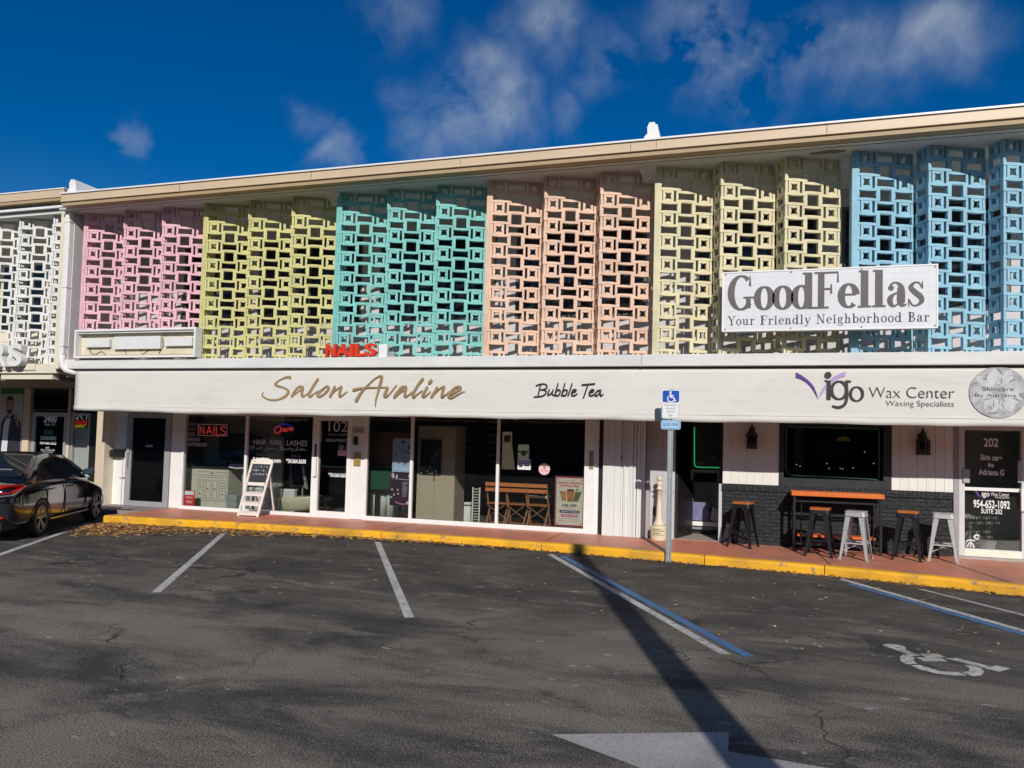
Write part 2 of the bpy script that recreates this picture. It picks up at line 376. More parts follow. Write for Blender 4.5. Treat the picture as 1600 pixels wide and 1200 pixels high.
CURB = [(-12.55,-1.98),(-10,-1.76),(-7.7,-1.66),(-5.5,-1.63),(-3.84,-1.67),(-2.68,-1.74),(-1.17,-1.90),(0,-2.04),(1.19,-2.20),(2.4,-2.45),(3.6,-2.77),(4.6,-3.06),(8,-4.1)]
def curb_y(x, off=0):
    for (a, c), (b, d) in zip(CURB, CURB[1:]):
        if x <= b: return c+(d-c)*(x-a)/(b-a)+off
    return CURB[-1][1]+off
XS = [-12.55+i*(20.55/60) for i in range(61)]
def painted(name, col, under, rough=.7, thr=(.50,.62), sc_=9.0, amount=.85, grime=.25):
    M = mat(name, col, rough, .1, 3.0, .25, 60)
    t = M.node_tree; b = t.nodes['Principled BSDF']; src = b.inputs['Base Color'].links[0].from_socket
    co = t.nodes.new('ShaderNodeTexCoord').outputs['Object']
    n = t.nodes.new('ShaderNodeTexNoise'); n.inputs['Scale'].default_value = sc_; n.inputs['Detail'].default_value = 8; n.inputs['Roughness'].default_value = .7
    t.links.new(co, n.inputs['Vector'])
    r = t.nodes.new('ShaderNodeMapRange'); t.links.new(n.outputs[0], r.inputs[0]); r.inputs[1].default_value = thr[0]; r.inputs[2].default_value = thr[1]; r.inputs[4].default_value = amount
    x = t.nodes.new('ShaderNodeMix'); x.data_type = 'RGBA'; t.links.new(r.outputs[0], x.inputs[0]); t.links.new(src, x.inputs[6]); x.inputs[7].default_value = (*under, 1)
    n2 = t.nodes.new('ShaderNodeTexNoise'); n2.inputs['Scale'].default_value = 1.6; n2.inputs['Detail'].default_value = 6; t.links.new(co, n2.inputs['Vector'])
    r2 = t.nodes.new('ShaderNodeMapRange'); t.links.new(n2.outputs[0], r2.inputs[0]); r2.inputs[1].default_value = .45; r2.inputs[2].default_value = .75; r2.inputs[4].default_value = grime
    y = t.nodes.new('ShaderNodeMix'); y.data_type = 'RGBA'; t.links.new(r2.outputs[0], y.inputs[0]); t.links.new(x.outputs[2], y.inputs[6]); y.inputs[7].default_value = tuple(c*.35 for c in under)+(1,)
    t.links.new(y.outputs[2], b.inputs['Base Color']); return M
M_SIDE = painted('sidewalk_paint', (.62,.215,.125), (.55,.31,.22), .5, (.46,.66), 1.6, .6, .5)
M_YEL = painted('yellow_paint', (.86,.43,.012), (.24,.20,.15), .6, (.565,.63), 6.0, .85, .5)
M_CONC = mat('concrete', (.36,.34,.31), .8, .18, 3, .3, 60)
# sidewalk slab: top and the strip behind the kerb
mb = MB(); n = len(XS)
mb.add([(x, curb_y(x,.15), .14) for x in XS]+[(x, 1.2, .14) for x in XS], [(i,i+1,n+i+1,n+i) for i in range(n-1)])
tag(mb.build('sidewalk', M_SIDE), kind='structure')
mb = MB()
mb.add([(-30,-.95,.136),(-12.55,-.95,.136),(-12.55,2.4,.136),(-30,2.4,.136),(-30,-.95,-.02),(-12.55,-.95,-.02)], [(0,1,2,3),(4,5,1,0)])
mb.add([(-12.551,-1.98,.137),(-12.551,-.95,.136),(-12.551,-.95,-.02),(-12.551,-1.98,-.02)], [(0,1,2,3)])
tag(mb.build('sidewalk_extension', mat('sidewalk_grey', (.27,.22,.20), .8, .15, 2.5, .2, 50)), kind='structure')
# kerb: painted yellow, with its rounded top edge, cast in lengths
mb = MB(); cuts = [-12.55,-9.5,-6.4,-3.3,-.55,1.2,4.5,8]
for a, b in zip(cuts, cuts[1:]):
    k = 10; xs = [a+.006+(b-a-.012)*i/k for i in range(k+1)]
    prof = [(0,-.03),(0,.105),(.012,.128),(.035,.142),(.15,.1445),(.15,-.03)]
    vs = [(x, curb_y(x, dy)+.004*math.sin(x*5), z) for x in xs for dy, z in prof]; q = len(prof)
    mb.add(vs, [(i*q+j, (i+1)*q+j, (i+1)*q+j+1, i*q+j+1) for i in range(k) for j in range(q-1)]+[tuple(range(q)), tuple(k*q+j for j in range(q-1,-1,-1))])
tag(mb.build('yellow_kerb', M_YEL), kind='structure')
mb = MB()   # joints cut in the sidewalk
for x, dx in ((-9.5,0),(-6.4,0),(-3.3,0),(-1.75,.6),(1.2,.1),(3.0,.5)):
    a = curb_y(x+dx, .16)
    mb.add([(x+dx-.008,a,.1445),(x+dx+.008,a,.1445),(x+.008,0,.1445),(x-.008,0,.1445)], [(0,1,2,3)])
tag(mb.build('sidewalk_joints', mat('joint_dirt', (.05,.04,.035), .9, .2)), kind='structure')
# painted markings on the asphalt
M_WPAINT = painted('white_road_paint', (.54,.53,.51), (.06,.057,.054), .7, (.50,.62), 16.0, .8, .35)
M_WPAINT2 = painted('worn_road_paint', (.37,.36,.345), (.09,.085,.08), .7, (.52,.68), 40.0, .7, .35)
M_BPAINT = painted('blue_road_paint', (.055,.17,.36), (.05,.05,.052), .7, (.52,.66), 12.0, .85, .3)
def stripe(name, p, q, w_, M, z=.004):
    p, q = Vector((*p, z)), Vector((*q, z)); d = (q-p).normalized(); s_ = Vector((-d.y, d.x, 0))*w_/2
    e = Vector((1,0,0))*0
    return tag(MB().add([p+s_, q+s_, q-s_, p-s_], [(0,1,2,3)]).build(name, M), kind='structure')
stripe('stall_line', (-9.58,-1.92), (-6.54,-7.11), .10, M_WPAINT)
stripe('stall_line', (-6.28,-2.02), (-3.315,-7.08), .10, M_WPAINT)
stripe('stall_line', (-3.07,-2.02), (-.12,-7.23), .10, M_WPAINT)
stripe('blue_stall_line', (-2.82,-2.16), (.085,-7.23), .11, M_BPAINT)
stripe('stall_line', (1.40,-2.43), (4.35,-7.6), .10, M_WPAINT)
stripe('blue_stall_line', (1.46,-2.80), (4.20,-7.6), .11, M_BPAINT)
stripe('stall_line', (2.36,-2.80), (5.3,-7.6), .09, M_WPAINT2)
stripe('stall_line', (-12.62,-2.25), (-9.62,-7.40), .10, M_WPAINT)
def ground_poly(mb, pts, k=None, z=.004):
    q = [onZ(px, py, z) for px, py in pts]; mb.add(q, [tuple(range(len(q)))])
mb = MB(); c6 = lambda pts: [(1340+x/6.154, 980+y/6.154) for x, y in pts]
for p in ([(245,165),(300,158),(370,165),(440,180),(475,200),(455,212),(505,235),(605,272),(510,278),(430,240),(330,205),(255,185)],
          [(590,255),(770,255),(845,288),(660,290)], [(555,288),(795,292),(870,330),(640,328)],
          [(835,297),(950,295),(1295,380),(1340,368),(1470,398),(1360,428),(1245,400),(1130,368)],
          [(405,290),(425,265),(470,262),(555,295),(535,315),(575,355),(470,355),(415,325)],
          [(510,365),(600,362),(700,395),(830,425),(960,430),(1055,465),(930,465),(760,445),(600,405)],
          [(1020,360),(1110,370),(1190,395),(1215,430),(1190,462),(1110,470),(1000,435),(1065,420),(1080,395)]):
    ground_poly(mb, c6(p))
tag(mb.build('wheelchair_marking', M_WPAINT), kind='structure')
mb = MB()
mb.add([(-1.15,-9.62,.004),(-.06,-10.16,.004),(-.06,-9.83,.004),(1.8,-9.98,.004),(1.8,-9.63,.004),(-.06,-9.49,.004),(-.06,-9.16,.004)], [(0,1,2,3,4,5,6)])
tag(mb.build('arrow_marking', M_WPAINT2), kind='structure')
# fallen leaves blown against the kerb: nobody could count them
mb = MB(); lr = random.Random(3)
def leaf(x, y, s=1.0):
    l, w_ = lr.uniform(.025,.06)*s, lr.uniform(.010,.022)*s; a = lr.uniform(0, 6.3); ca, sa = math.cos(a), math.sin(a); z = lr.uniform(.006,.02)
    pts = [(-l,0,z+lr.uniform(0,.02)),(0,-w_,z),(l,0,z+lr.uniform(0,.02)),(0,w_,z+lr.uniform(0,.012))]
    mb.add([(x+p[0]*ca-p[1]*sa, y+p[0]*sa+p[1]*ca, p[2]) for p in pts], [(0,1,2,3)])
for i in range(2300):
    x = -12.3+abs(lr.gauss(0,1))*1.7; y = curb_y(x)-.03-abs(lr.gauss(0,.40)) - 1.35*math.exp(-((x+11.2)/1.1)**2)*lr.random()**1.4
    if x < -6: leaf(x, y)
for i in range(1700):
    x = lr.uniform(-10.2,-3.6); leaf(x, curb_y(x)-.02-abs(lr.gauss(0,.28))*max(.15,1-(x+9.6)/6))
for i in range(700):
    x = lr.uniform(-6,5); leaf(x, curb_y(x)-.015-abs(lr.gauss(0,.09)), .7)
for i in range(320):
    leaf(lr.uniform(-13,5), lr.uniform(-7,-2.3), .6)
Ml = bpy.data.materials.new('dry_leaf'); Ml.use_nodes = True; t = Ml.node_tree; b = t.nodes['Principled BSDF']
ge = t.nodes.new('ShaderNodeNewGeometry'); r = t.nodes.new('ShaderNodeValToRGB'); t.links.new(ge.outputs['Random Per Island'], r.inputs[0])
r.color_ramp.elements[0].color = (.05,.022,.008,1); r.color_ramp.elements[1].color = (.62,.42,.20,1)
e = r.color_ramp.elements.new(.45); e.color = (.27,.13,.04,1); e = r.color_ramp.elements.new(.75); e.color = (.46,.23,.06,1)
t.links.new(r.outputs[0], b.inputs['Base Color']); b.inputs['Roughness'].default_value = .7
tag(mb.build('fallen_leaves', Ml), 'drift of dry brown leaves along the yellow kerb', 'leaves', kind='stuff')

# ------------------------------------------------------------------ shared materials
M_WHITE = mat('white_paint', (.76,.75,.72), .55, .05, 2.0, .08, 30)
M_FRAME = mat('white_aluminium', (.78,.78,.76), .4, .04, 3)
M_GREYF = mat('grey_aluminium', (.42,.41,.42), .4, .06, 3, metal=.3)
M_DARK = mat('dark_interior', (.035,.033,.034), .8, .2, 2)
M_ROOM = mat('room_wall', (.11,.10,.095), .8, .12, 1.5)
M_BLACK = mat('black_paint', (.012,.012,.013), .45, .1, 5)
M_SLAB = mat('weathered_white_slab', (.66,.66,.64), .7, .10, 1.1, .15, 40, stretch=(1,1,4))
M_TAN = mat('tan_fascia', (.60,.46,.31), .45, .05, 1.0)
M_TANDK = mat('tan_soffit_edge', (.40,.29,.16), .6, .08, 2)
M_SOFFIT = mat('soffit_plaster', (.62,.61,.58), .85, .06, 2.0, .25, 70)
M_CREAM = mat('cream_plaster', (.70,.64,.50), .7, .06, 2.0, .12, 40)
M_TANP = mat('tan_post_paint', (.62,.50,.37), .6, .06, 2.0)
M_LILAC = mat('lilac_grey_wall', (.55,.53,.53), .75, .06, 2.0, .15, 50)
M_GLASS = glass('shop_glass')
M_GLASSD = glass('tinted_glass', (.55,.56,.56))
M_WLET = mat('white_vinyl', (.80,.80,.80), .5, 0)
M_GLET = mat('silver_vinyl', (.66,.66,.64), .5, 0)
M_GLETD = mat('faded_vinyl', (.32,.32,.31), .5, 0)
# ------------------------------------------------------------------ the two-storey shop building
XL, XR = -14.36, 8.0
bld = thing('shop_building', 'long two storey white shopfront building with a sloped tan roof edge and striped pastel screens', 'building', (-3.2, 0, .14))
# roof with tan fascia, white drip edge and plaster soffit
mb = MB(); mb.box(-14.08, XR, -1.90, 9, 6.72, 6.93); mb.box(-14.42, -14.081, -1.0, 9, 6.72, 6.93)
roof = mb.build('roof', M_WHITE, bld)
mb = MB(); mb.box(-14.10, -1.43, -2.00, -1.901, 6.778, 6.945); mb.box(-1.425, XR, -2.00, -1.901, 6.778, 6.945)
mb.box(-14.10, XR, -2.012, -1.995, 6.778, 6.806)
mb.build('fascia', M_TAN, roof, bevel=.006)
mb = MB(); mb.box(-14.10, XR, -2.03, -1.87, 6.946, 6.975); mb.build('drip_edge', M_FRAME, roof)
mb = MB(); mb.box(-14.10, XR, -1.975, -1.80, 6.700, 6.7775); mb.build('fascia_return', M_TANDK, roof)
sof = MB().box(-14.36, XR, -1.799, .42, 6.69, 6.719).build('soffit', M_SOFFIT, bld)
MB().box(-14.1, XR, -1.695, -1.68, 6.6865, 6.6895).build('vent_slot', M_BLACK, sof)
for x0 in (-7.72, -1.56):      # plaster bulkheads on the soffit at two bay joints
    MB().hull8([(x0-.22,-1.62,6.689),(x0+.1,-1.62,6.689),(x0+.1,-1.0,6.689),(x0-.22,-1.0,6.689)], [(x0-.16,-1.3,6.52),(x0+.06,-1.3,6.52),(x0+.06,-1.0,6.52),(x0-.16,-1.0,6.52)]).build('soffit_beam', M_SOFFIT, sof)
for x0, ln in ((-13.88, 3.2), (-1.50, 4.0)):   # white fire walls standing through the roof, their ends shaped
    pr = [(-.14,6.93),(-.12,7.02),(-.075,7.06),(-.08,7.14),(-.05,7.20),(.03,7.20),(.045,7.17),(.075,7.165),(.10,7.04),(.13,6.93)]
    MB().prism([(x0+a*1.1, -1.93, 6.93+(z-6.93)*1.3) for a, z in pr], (0, ln, 0)).build('fire_wall', M_WHITE, roof)
# peeled patch in the soffit
pp = random.Random(5); MB().add([(1.25+.34*math.cos(a)*pp.uniform(.6,1), -1.50+.10*math.sin(a)*pp.uniform(.6,1), 6.6885) for a in [i*.524 for i in range(12)]], [tuple(range(12))]).build('peeled_patch', mat('bare_plaster', (.20,.17,.13), .9, .4, 12), sof)
for i in range(6): MB().box(-11.0+i*3.05, -10.996+i*3.05, -2.0135, -1.999, 6.782, 6.944).build('fascia_seam', mat('seam_brown', (.22,.16,.10), .7, .2), roof)
# walkway slab
MB().box(-14.30, XR, -1.60, .42, 3.215, 3.415).build('walkway_slab', M_SLAB, bld, bevel=.012)
MB().box(-1.66, -1.645, -1.604, -1.5, 3.21, 3.42).build('slab_joint', M_GREYF, bld)
# upstairs back wall with its windows
up = MB()
WIN = []
for i in range(6):
    b0 = -13.96+3.13*i
    WIN.append((b0+(1.05 if i == 0 else .55 if i == 4 else .02), b0+(3.0 if i == 0 else 2.72)))
xs = -14.3
for a, b in WIN:
    up.box(xs, a, .42, .6, 3.3, 6.72); up.box(a, b, .42, .6, 3.3, 4.42); up.box(a, b, .42, .6, 6.36, 6.72); xs = b
up.box(xs, XR, .42, .6, 3.3, 6.72)
upw = up.build('upper_wall', M_LILAC, bld)
for a, b in WIN:
    f = MB(); f.box(a, b, .44, .50, 4.42, 4.48); f.box(a, b, .44, .50, 6.30, 6.36)
    for x in (a, (a+b)/2-.03, b-.06): f.box(x, x+.06, .441, .499, 4.48, 6.30)
    fr = f.build('upper_window', mat('bronze_window', (.10,.095,.09), .5, .1), bld)
    MB().box(a+.01, b-.01, .50, .51, 4.43, 6.35).build('pane', mat('dark_pane', (.012,.013,.015), .08, 0), fr)
MB().box(XL, XR, .61, 8.8, 3.216, 3.4).build('upper_floor', M_CONC, bld)
# end wall between the neighbouring building and this one
MB().box(-14.36, -14.17, -1.55, .6, 3.416, 6.69).build('end_wall', M_LILAC, bld)
MB().box(-14.49, -14.345, -1.62, -1.2, 3.22, 6.70).build('end_pier', M_CREAM, bld)
dp = thing('downspout', 'white square downspout running down the left end of the building', 'downspout', (-14.3,-1.7,0))
g = MB().bar((-14.265,-1.61,6.69), (-14.265,-1.61,3.52), .145, .12, up=(0,1,0))
g.build('pipe', M_WHITE, dp, bevel=.02)
MB().tube([(-14.265,-1.61,3.56),(-14.265,-1.61,3.40),(-14.25,-1.61,3.28),(-14.18,-1.58,3.19),(-14.06,-1.5,3.15),(-13.95,-1.4,3.14)], [.068,.068,.066,.064,.064,.064], 10).build('elbow', M_WHITE, dp, smooth=True)
for z in (6.45, 5.0, 3.7): MB().box(-14.35, -14.18, -1.68, -1.54, z, z+.03).build('bracket', M_WHITE, dp)
# ---- ground floor
Zs = .14
wall = MB()
def solid(x0, x1, z0, z1, y0=0.0, y1=.16): wall.box(x0, x1, y0, y1, z0, z1)
solid(-14.34, -13.98, Zs, 3.21)                # wall left of the first door
solid(-13.98, -12.68, 2.34, 3.21)
solid(-12.68, -12.36, Zs, 3.21)                # pilaster
solid(-12.36, -8.86, 2.31, 3.21); solid(-8.86, -7.98, 2.31, 3.21)
solid(-7.98, -7.66, Zs, 3.21)
solid(-7.66, -2.72, 2.36, 3.21)
solid(-2.56, -1.72, 2.5, 3.21)
solid(-1.2, .0, 2.36, 3.21, .9, 1.0); solid(-1.72, -.34, 2.42, 3.21, .0, .16)
solid(-.34, 3.44, 2.34, 3.21); solid(3.44, XR, 2.33, 3.21)
gw = wall.build('wall', M_WHITE, bld)
MB().box(-2.72, -2.645, -.001, .16, Zs, 3.21).build('slot_post', M_FRAME, bld)
MB().box(-2.644, -2.555, .02, .16, Zs, 3.21).build('slot_shadow', M_BLACK, bld)  # black strip standing in for the shadow inside the narrow gap
# end fin of the ground floor, cream with a tan front
MB().box(-14.57, -14.345, -.30, 1.2, Zs, 3.2).build('end_fin', M_TANP, bld)
MB().box(-14.3445, -14.325, -.295, -.001, Zs, 3.2).build('fin_side', M_CREAM, bld)
# ceiling over the shopfront and the rooms
MB().box(-14.3, XR, -1.44, -.001, 3.05, 3.2).build('canopy_ceiling', mat('canopy_ceiling', (.45,.42,.40), .8, .1), bld)
rm = MB()
rm.box(-14.3, XR, 5.6, 5.7, .1, 3.2)
for x in (-14.3, -12.79, -7.82, -2.62): rm.box(x-.05, x+.05, .17, 5.6, .1, 3.0)
rm.box(XR-.1, XR, .17, 5.6, .1, 3.2); rm.box(3.2, 3.3, .17, 5.6, .1, 3.2)
rm.build('room_walls', M_ROOM, bld)
MB().box(-14.3, XR, .17, 5.6, 2.95, 3.05).build('room_ceiling', mat('room_ceiling', (.10,.095,.09), .9, .1), bld)
MB().box(-14.3, -2.6, .0, 5.6, .1, .146).build('room_floor', mat('room_tiles', (.16,.145,.13), .4, .15, 1.0), bld)
MB().box(-.35, XR, .0, 5.6, .1, .147).build('bar_floor', M_DARK, bld)

MB().box(-12.73, -10.45, 1.15, 1.22, .146, 2.94).build('salon_partition', mat('partition_grey', (.27,.26,.245), .8, .08, 2), bld)
MB().box(3.35, 4.9, 1.1, 1.16, .147, 2.94).build('lobby_wall', mat('added_wall_grey', (.42,.43,.42), .8, .15, 1.5), bld); MB().box(3.35, 4.9, .17, 1.7, .1475, .152).build('added_pale_floor', mat('added_floor_grey', (.30,.30,.28), .4, .1), bld)  # pale wall and floor added to lighten the glass of the right door

def framed(name, x0, x1, z0, z1, M, fw=.05, y0=-.03, y1=.05, mull=(), bottom=None, glassM=None, parent=None, label=None):
    b = bottom or fw; g = MB()
    g.box(x0, x0+fw, y0, y1, z0, z1); g.box(x1-fw, x1, y0, y1, z0, z1)
    g.box(x0+fw, x1-fw, y0+.002, y1, z1-fw, z1); g.box(x0+fw, x1-fw, y0+.002, y1, z0, z0+b)
    for q in mull: g.box(q-.03, q+.03, y0+.004, y1-.003, z0+b, z1-fw)
    o = g.build(name, M, parent or bld, bevel=.004)
    if label: o['label'] = label
    MB().box(x0+fw-.01, x1-fw+.01, (y0+y1)/2-.003, (y0+y1)/2+.003, z0+b-.01, z1-fw+.01).build('glass', glassM or M_GLASS, o)
    return o
# door 1: grey aluminium, dark glass
d1 = framed('door', -13.96, -12.70, Zs, 2.36, M_GREYF, .15, -.02, .05, bottom=.12, glassM=M_GLASSD, label='grey aluminium door with black glass left of the salon')
MB().box(-13.80, -12.86, .06, .09, Zs+.1, 2.3).build('backing', M_BLACK, d1)
MB().box(-13.90, -13.83, -.06, -.021, 1.35, 1.62).build('lock', M_GREYF, d1)
MB().tube([(-13.86,-.025,1.05),(-13.86,-.08,1.05),(-13.86,-.08,1.3),(-13.86,-.025,1.3)], .012).build('handle', M_GREYF, d1)
MB().box(-13.42, -13.2, -.003, .0, 1.53, 1.58).build('sticker', M_GLETD, d1)
# salon windows
w1 = framed('shop_window', -12.36, -8.88, Zs, 2.36, M_FRAME, .055, mull=(-10.63,), bottom=.075, label='wide two pane salon window with white frame')
# door 102
d2 = framed('door', -8.88, -7.98, Zs, 2.33, M_FRAME, .105, -.032, .06, bottom=.14, label='white framed glass door with number 102')
MB().box(-8.77, -8.09, .012, .03, 1.22, 1.25).build('push_bar', M_BLACK, d2)
MB().box(-8.86, -8.79, -.10, -.033, 1.02, 1.42).build('handle', M_FRAME, d2, bevel=.01)
MB().box(-8.855, -8.82, -.05, -.033, 1.44, 1.72).build('lock', M_BLACK, d2)
# pilaster plates
for x0, x1, z0, z1, M, nm in ((-7.95,-7.72,1.98,2.08,mat('plate_grey',(.30,.28,.28),.5,.2,30),'name_plate'),(-7.94,-7.84,1.72,1.90,M_BLACK,'keypad'),(-7.92,-7.76,1.28,1.56,mat('brass_box',(.42,.31,.10),.45,.25,20,metal=.4),'brass_box')):
    MB().box(x0, x1, -.035, -.001, z0, z1).build(nm, M, bld, bevel=.006)
# tea shop windows
w2 = framed('shop_window', -7.66, -2.86, Zs, 2.40, M_FRAME, .06, mull=(-6.58,-4.69), bottom=.09, label='wide three pane tea shop window with white frame')
MB().box(-2.86, -2.72, -.03, .1, Zs, 2.4).build('window_post', M_FRAME, bld)
MB().box(-2.83, -2.74, -.034, -.0305, 1.38, 1.74).build('brown_patch', mat('brown_patch', (.30,.22,.13), .6, .2), bld)
# folding shutter of white metal, stacked to one side
g = MB(); x = -2.545
for wd, dp_ in [(.10,.02),(.125,.03),(.125,.022),(.05,.0),(.03,.045),(.06,.015),(.05,.03),(.035,.05),(.02,.0),(.045,.03),(.015,.0),(.05,.04),(.06,.02),(.045,.05)]:
    g.box(x, x+wd-.003, -.06-dp_, .02, Zs, 2.55); x += wd
sh = g.build('folding_shutter', mat('shutter_white', (.68,.70,.68), .45, .04, 3, stretch=(6,6,.6)), bld)
sh['label'] = 'ribbed white folding shutter pushed together beside the bar entrance'
MB().box(-2.20, -2.17, -.105, -.08, 1.62, 1.65).build('knob', M_BLACK, sh)
# bar entrance: jambs, grey side leaf, deep dark lobby
MB().box(-1.722, -1.655, -.07, .2, Zs, 2.45).build('entrance_jamb', mat('jamb_grey', (.36,.34,.34), .5, .08), bld)
lf = MB(); lf.box(-1.655, -1.20, .02, .07, Zs, 1.0); lf.box(-1.655, -1.20, .022, .07, 1.006, 2.42)
for x in (-1.54,-1.43,-1.32): lf.box(x, x+.006, .014, .0195, Zs, 2.42)
leaf_ = lf.build('side_panel', mat('side_panel_grey', (.47,.46,.47), .6, .06, 3), bld)
for x in (-1.57, -1.31):
    MB().box(x-.02, x+.02, -.02, .019, .56, .72).build('latch', M_BLACK, leaf_, bevel=.008)
lob = MB(); lob.box(-1.26,-1.2,.08,1.5,Zs,2.6); lob.box(-1.2,-.34,.08,1.5,2.42,2.5); lob.box(-.4,-.34,.165,1.5,Zs,2.6)
lob.build('lobby_walls', M_BLACK, bld)
MB().hull8([(-1.2,.09,Zs),(-1.15,.09,Zs),(-.92,.85,Zs),(-.97,.85,Zs)], [(-1.2,.09,1.36),(-1.15,.09,1.36),(-.92,.85,1.2),(-.97,.85,1.2)]).build('black_brick_return', M_BLACK, bld)
MB().box(-1.2, -.34, .0, 1.5, .12, .149).build('threshold', mat('threshold_concrete', (.34,.29,.24), .8, .2, 4, .2), bld)
MB().box(-.40, -.335, -.02, .16, Zs, 1.2).build('entrance_edge', mat('edge_grey', (.50,.50,.50), .6, .1), bld)
d3 = framed('door', -.98, -.40, Zs+.1, 1.42, mat('bar_door_grey',(.22,.22,.23),.5,.1), .06, .98, 1.04, bottom=.07, glassM=M_GLASSD, label='dark bar door low glass pane with stickers')
MB().box(-.95,-.42,1.06,1.09,Zs,2.4).build('backing', M_BLACK, d3)
MB().box(-.92,-.43,.93,.979,.32,.40).build('sill', M_FRAME, d3)
MB().box(-.92,-.62,.955,.979,.42,.78).build('poster', mat('pale_blue_poster',(.16,.16,.30),.6,.3,9), d3)
MB().prism([(-.58,.965,.44),(-.42,.965,.40),(-.40,.965,.64),(-.54,.965,.70)], (0,.012,0)).build('card', mat('card_white',(.45,.45,.44),.6,.05), d3)
# bar front: painted black brick, white boards, window
def brickmat(name, rot=False):
    M = bpy.data.materials.new(name); M.use_nodes = True; t = M.node_tree; b = t.nodes['Principled BSDF']
    co = t.nodes.new('ShaderNodeTexCoord'); sx = t.nodes.new('ShaderNodeSeparateXYZ'); cx = t.nodes.new('ShaderNodeCombineXYZ')
    t.links.new(co.outputs['Object'], sx.inputs[0]); t.links.new(sx.outputs[0], cx.inputs[1 if rot else 0]); t.links.new(sx.outputs[2], cx.inputs[0 if rot else 1])
    br = t.nodes.new('ShaderNodeTexBrick'); t.links.new(cx.outputs[0], br.inputs['Vector'])
    br.inputs['Scale'].default_value = 1; br.inputs['Brick Width'].default_value = .2; br.inputs['Row Height'].default_value = .068; br.inputs['Mortar Size'].default_value = .007; br.inputs['Mortar Smooth'].default_value = .3
    br.inputs['Color1'].default_value = (.015,.018,.0215,1); br.inputs['Color2'].default_value = (.009,.011,.013,1); br.inputs['Mortar'].default_value = (.004,.0045,.005,1)
    n = t.nodes.new('ShaderNodeTexNoise'); n.inputs['Scale'].default_value = 22; n.inputs['Detail'].default_value = 6; t.links.new(co.outputs['Object'], n.inputs['Vector'])
    mx = t.nodes.new('ShaderNodeMix'); mx.data_type = 'RGBA'; mx.blend_type = 'MULTIPLY'; mx.inputs[0].default_value = .6
    t.links.new(br.outputs[0], mx.inputs[6]); t.links.new(n.outputs[0], mx.inputs[7])
    gm = t.nodes.new('ShaderNodeMix'); gm.data_type = 'RGBA'; gm.blend_type = 'ADD'; gm.inputs[0].default_value = .22
    t.links.new(br.outputs[0], gm.inputs[6]); t.links.new(mx.outputs[2], gm.inputs[7])
    t.links.new(gm.outputs[2], b.inputs['Base Color']); b.inputs['Roughness'].default_value = .55; b.inputs['Specular IOR Level'].default_value = .35
    h = t.nodes.new('ShaderNodeMath'); h.operation = 'MULTIPLY_ADD'; t.links.new(br.outputs['Fac'], h.inputs[0]); h.inputs[1].default_value = -1; t.links.new(n.outputs[0], h.inputs[2])
    bp = t.nodes.new('ShaderNodeBump'); bp.inputs['Strength'].default_value = 1; bp.inputs['Distance'].default_value = .012
    t.links.new(h.outputs[0], bp.inputs['Height']); t.links.new(bp.outputs[0], b.inputs['Normal']); return M
bw = MB().box(-.33, 3.40, -.06, .15, Zs, 1.10).build('brick_base', brickmat('black_brick'), bld)
MB().box(-.335, 3.41, -.085, .149, 1.101, 1.215).build('brick_ledge', brickmat('black_brick_header', True), bw)
def boards(x0, x1, z0, z1):
    g = MB(); n = max(1, round((x1-x0)/.135)); s_ = (x1-x0)/n
    for i in range(n): g.box(x0+i*s_, x0+(i+1)*s_-.008, -.035, .0, z0, z1)
    g.box(x0, x1, -.026, .12, z0, z1)
    return g.build('board_panel', mat('board_white', (.74,.72,.66), .6, .05, 2.5, stretch=(3,3,.5)), bld)
boards(-.335, .64, 1.216, 2.6); boards(2.47, 3.42, 1.216, 2.6)
g = MB(); g.box(.641, .72, -.06, .1, 1.217, 2.42); g.box(2.34, 2.469, -.06, .1, 1.217, 2.42); g.box(.72, 2.34, -.058, .1, 2.30, 2.42); g.box(.72, 2.34, -.058, .1, 1.217, 1.36)
bwin = g.build('bar_window', mat('bar_window_frame', (.018,.021,.022), .4, .15), bld); bwin['label'] = 'large dark bar window with black frame'
MB().box(.71, 2.35, .06, .066, 1.35, 2.31).build('glass', M_GLASSD, bwin)
# grey jamb and door 202
MB().box(3.421, 3.50, -.04, .15, Zs, 2.4).build('grey_jamb', mat('jamb_mid_grey', (.30,.30,.31), .5, .08), bld)
d4 = framed('door', 3.501, 4.50, Zs, 2.36, mat('door_silver', (.60,.60,.60), .4, .05), .085, -.04, .07, bottom=.15, label='silver framed glass door with number 202')
MB().box(3.586, 4.415, -.036, .04, 1.26, 1.315).build('mid_rail', M_FRAME, d4)
MB().box(3.586, 4.415, -.042, .03, Zs+.01, Zs+.14).build('kick_rail', mat('cream_rail',(.78,.74,.62),.5,.05), d4)
MB().box(3.55, 3.66, -.07, -.041, 1.38, 1.62).build('lock', M_GREYF, d4, bevel=.02)
MB().box(4.39, 4.46, -.10, -.041, .95, 1.32).build('handle', M_FRAME, d4, bevel=.01)
MB().box(4.36, 4.42, -.044, -.04, 1.42, 1.78).build('sticker', mat('sticker_blue', (.35,.42,.50), .5, .4, 30), d4)
MB().box(4.501, 4.62, -.05, .16, Zs, 2.5).build('door_post', mat('jamb_mid_grey', (.3,.3,.31)), bld)
MB().box(4.62, XR, -.02, .16, Zs, 2.5).build('end_wall_front', M_WHITE, bld)
MB().box(3.45, 4.55, -.22, -.04, .12, .17).build('door_step', M_CONC, bld)

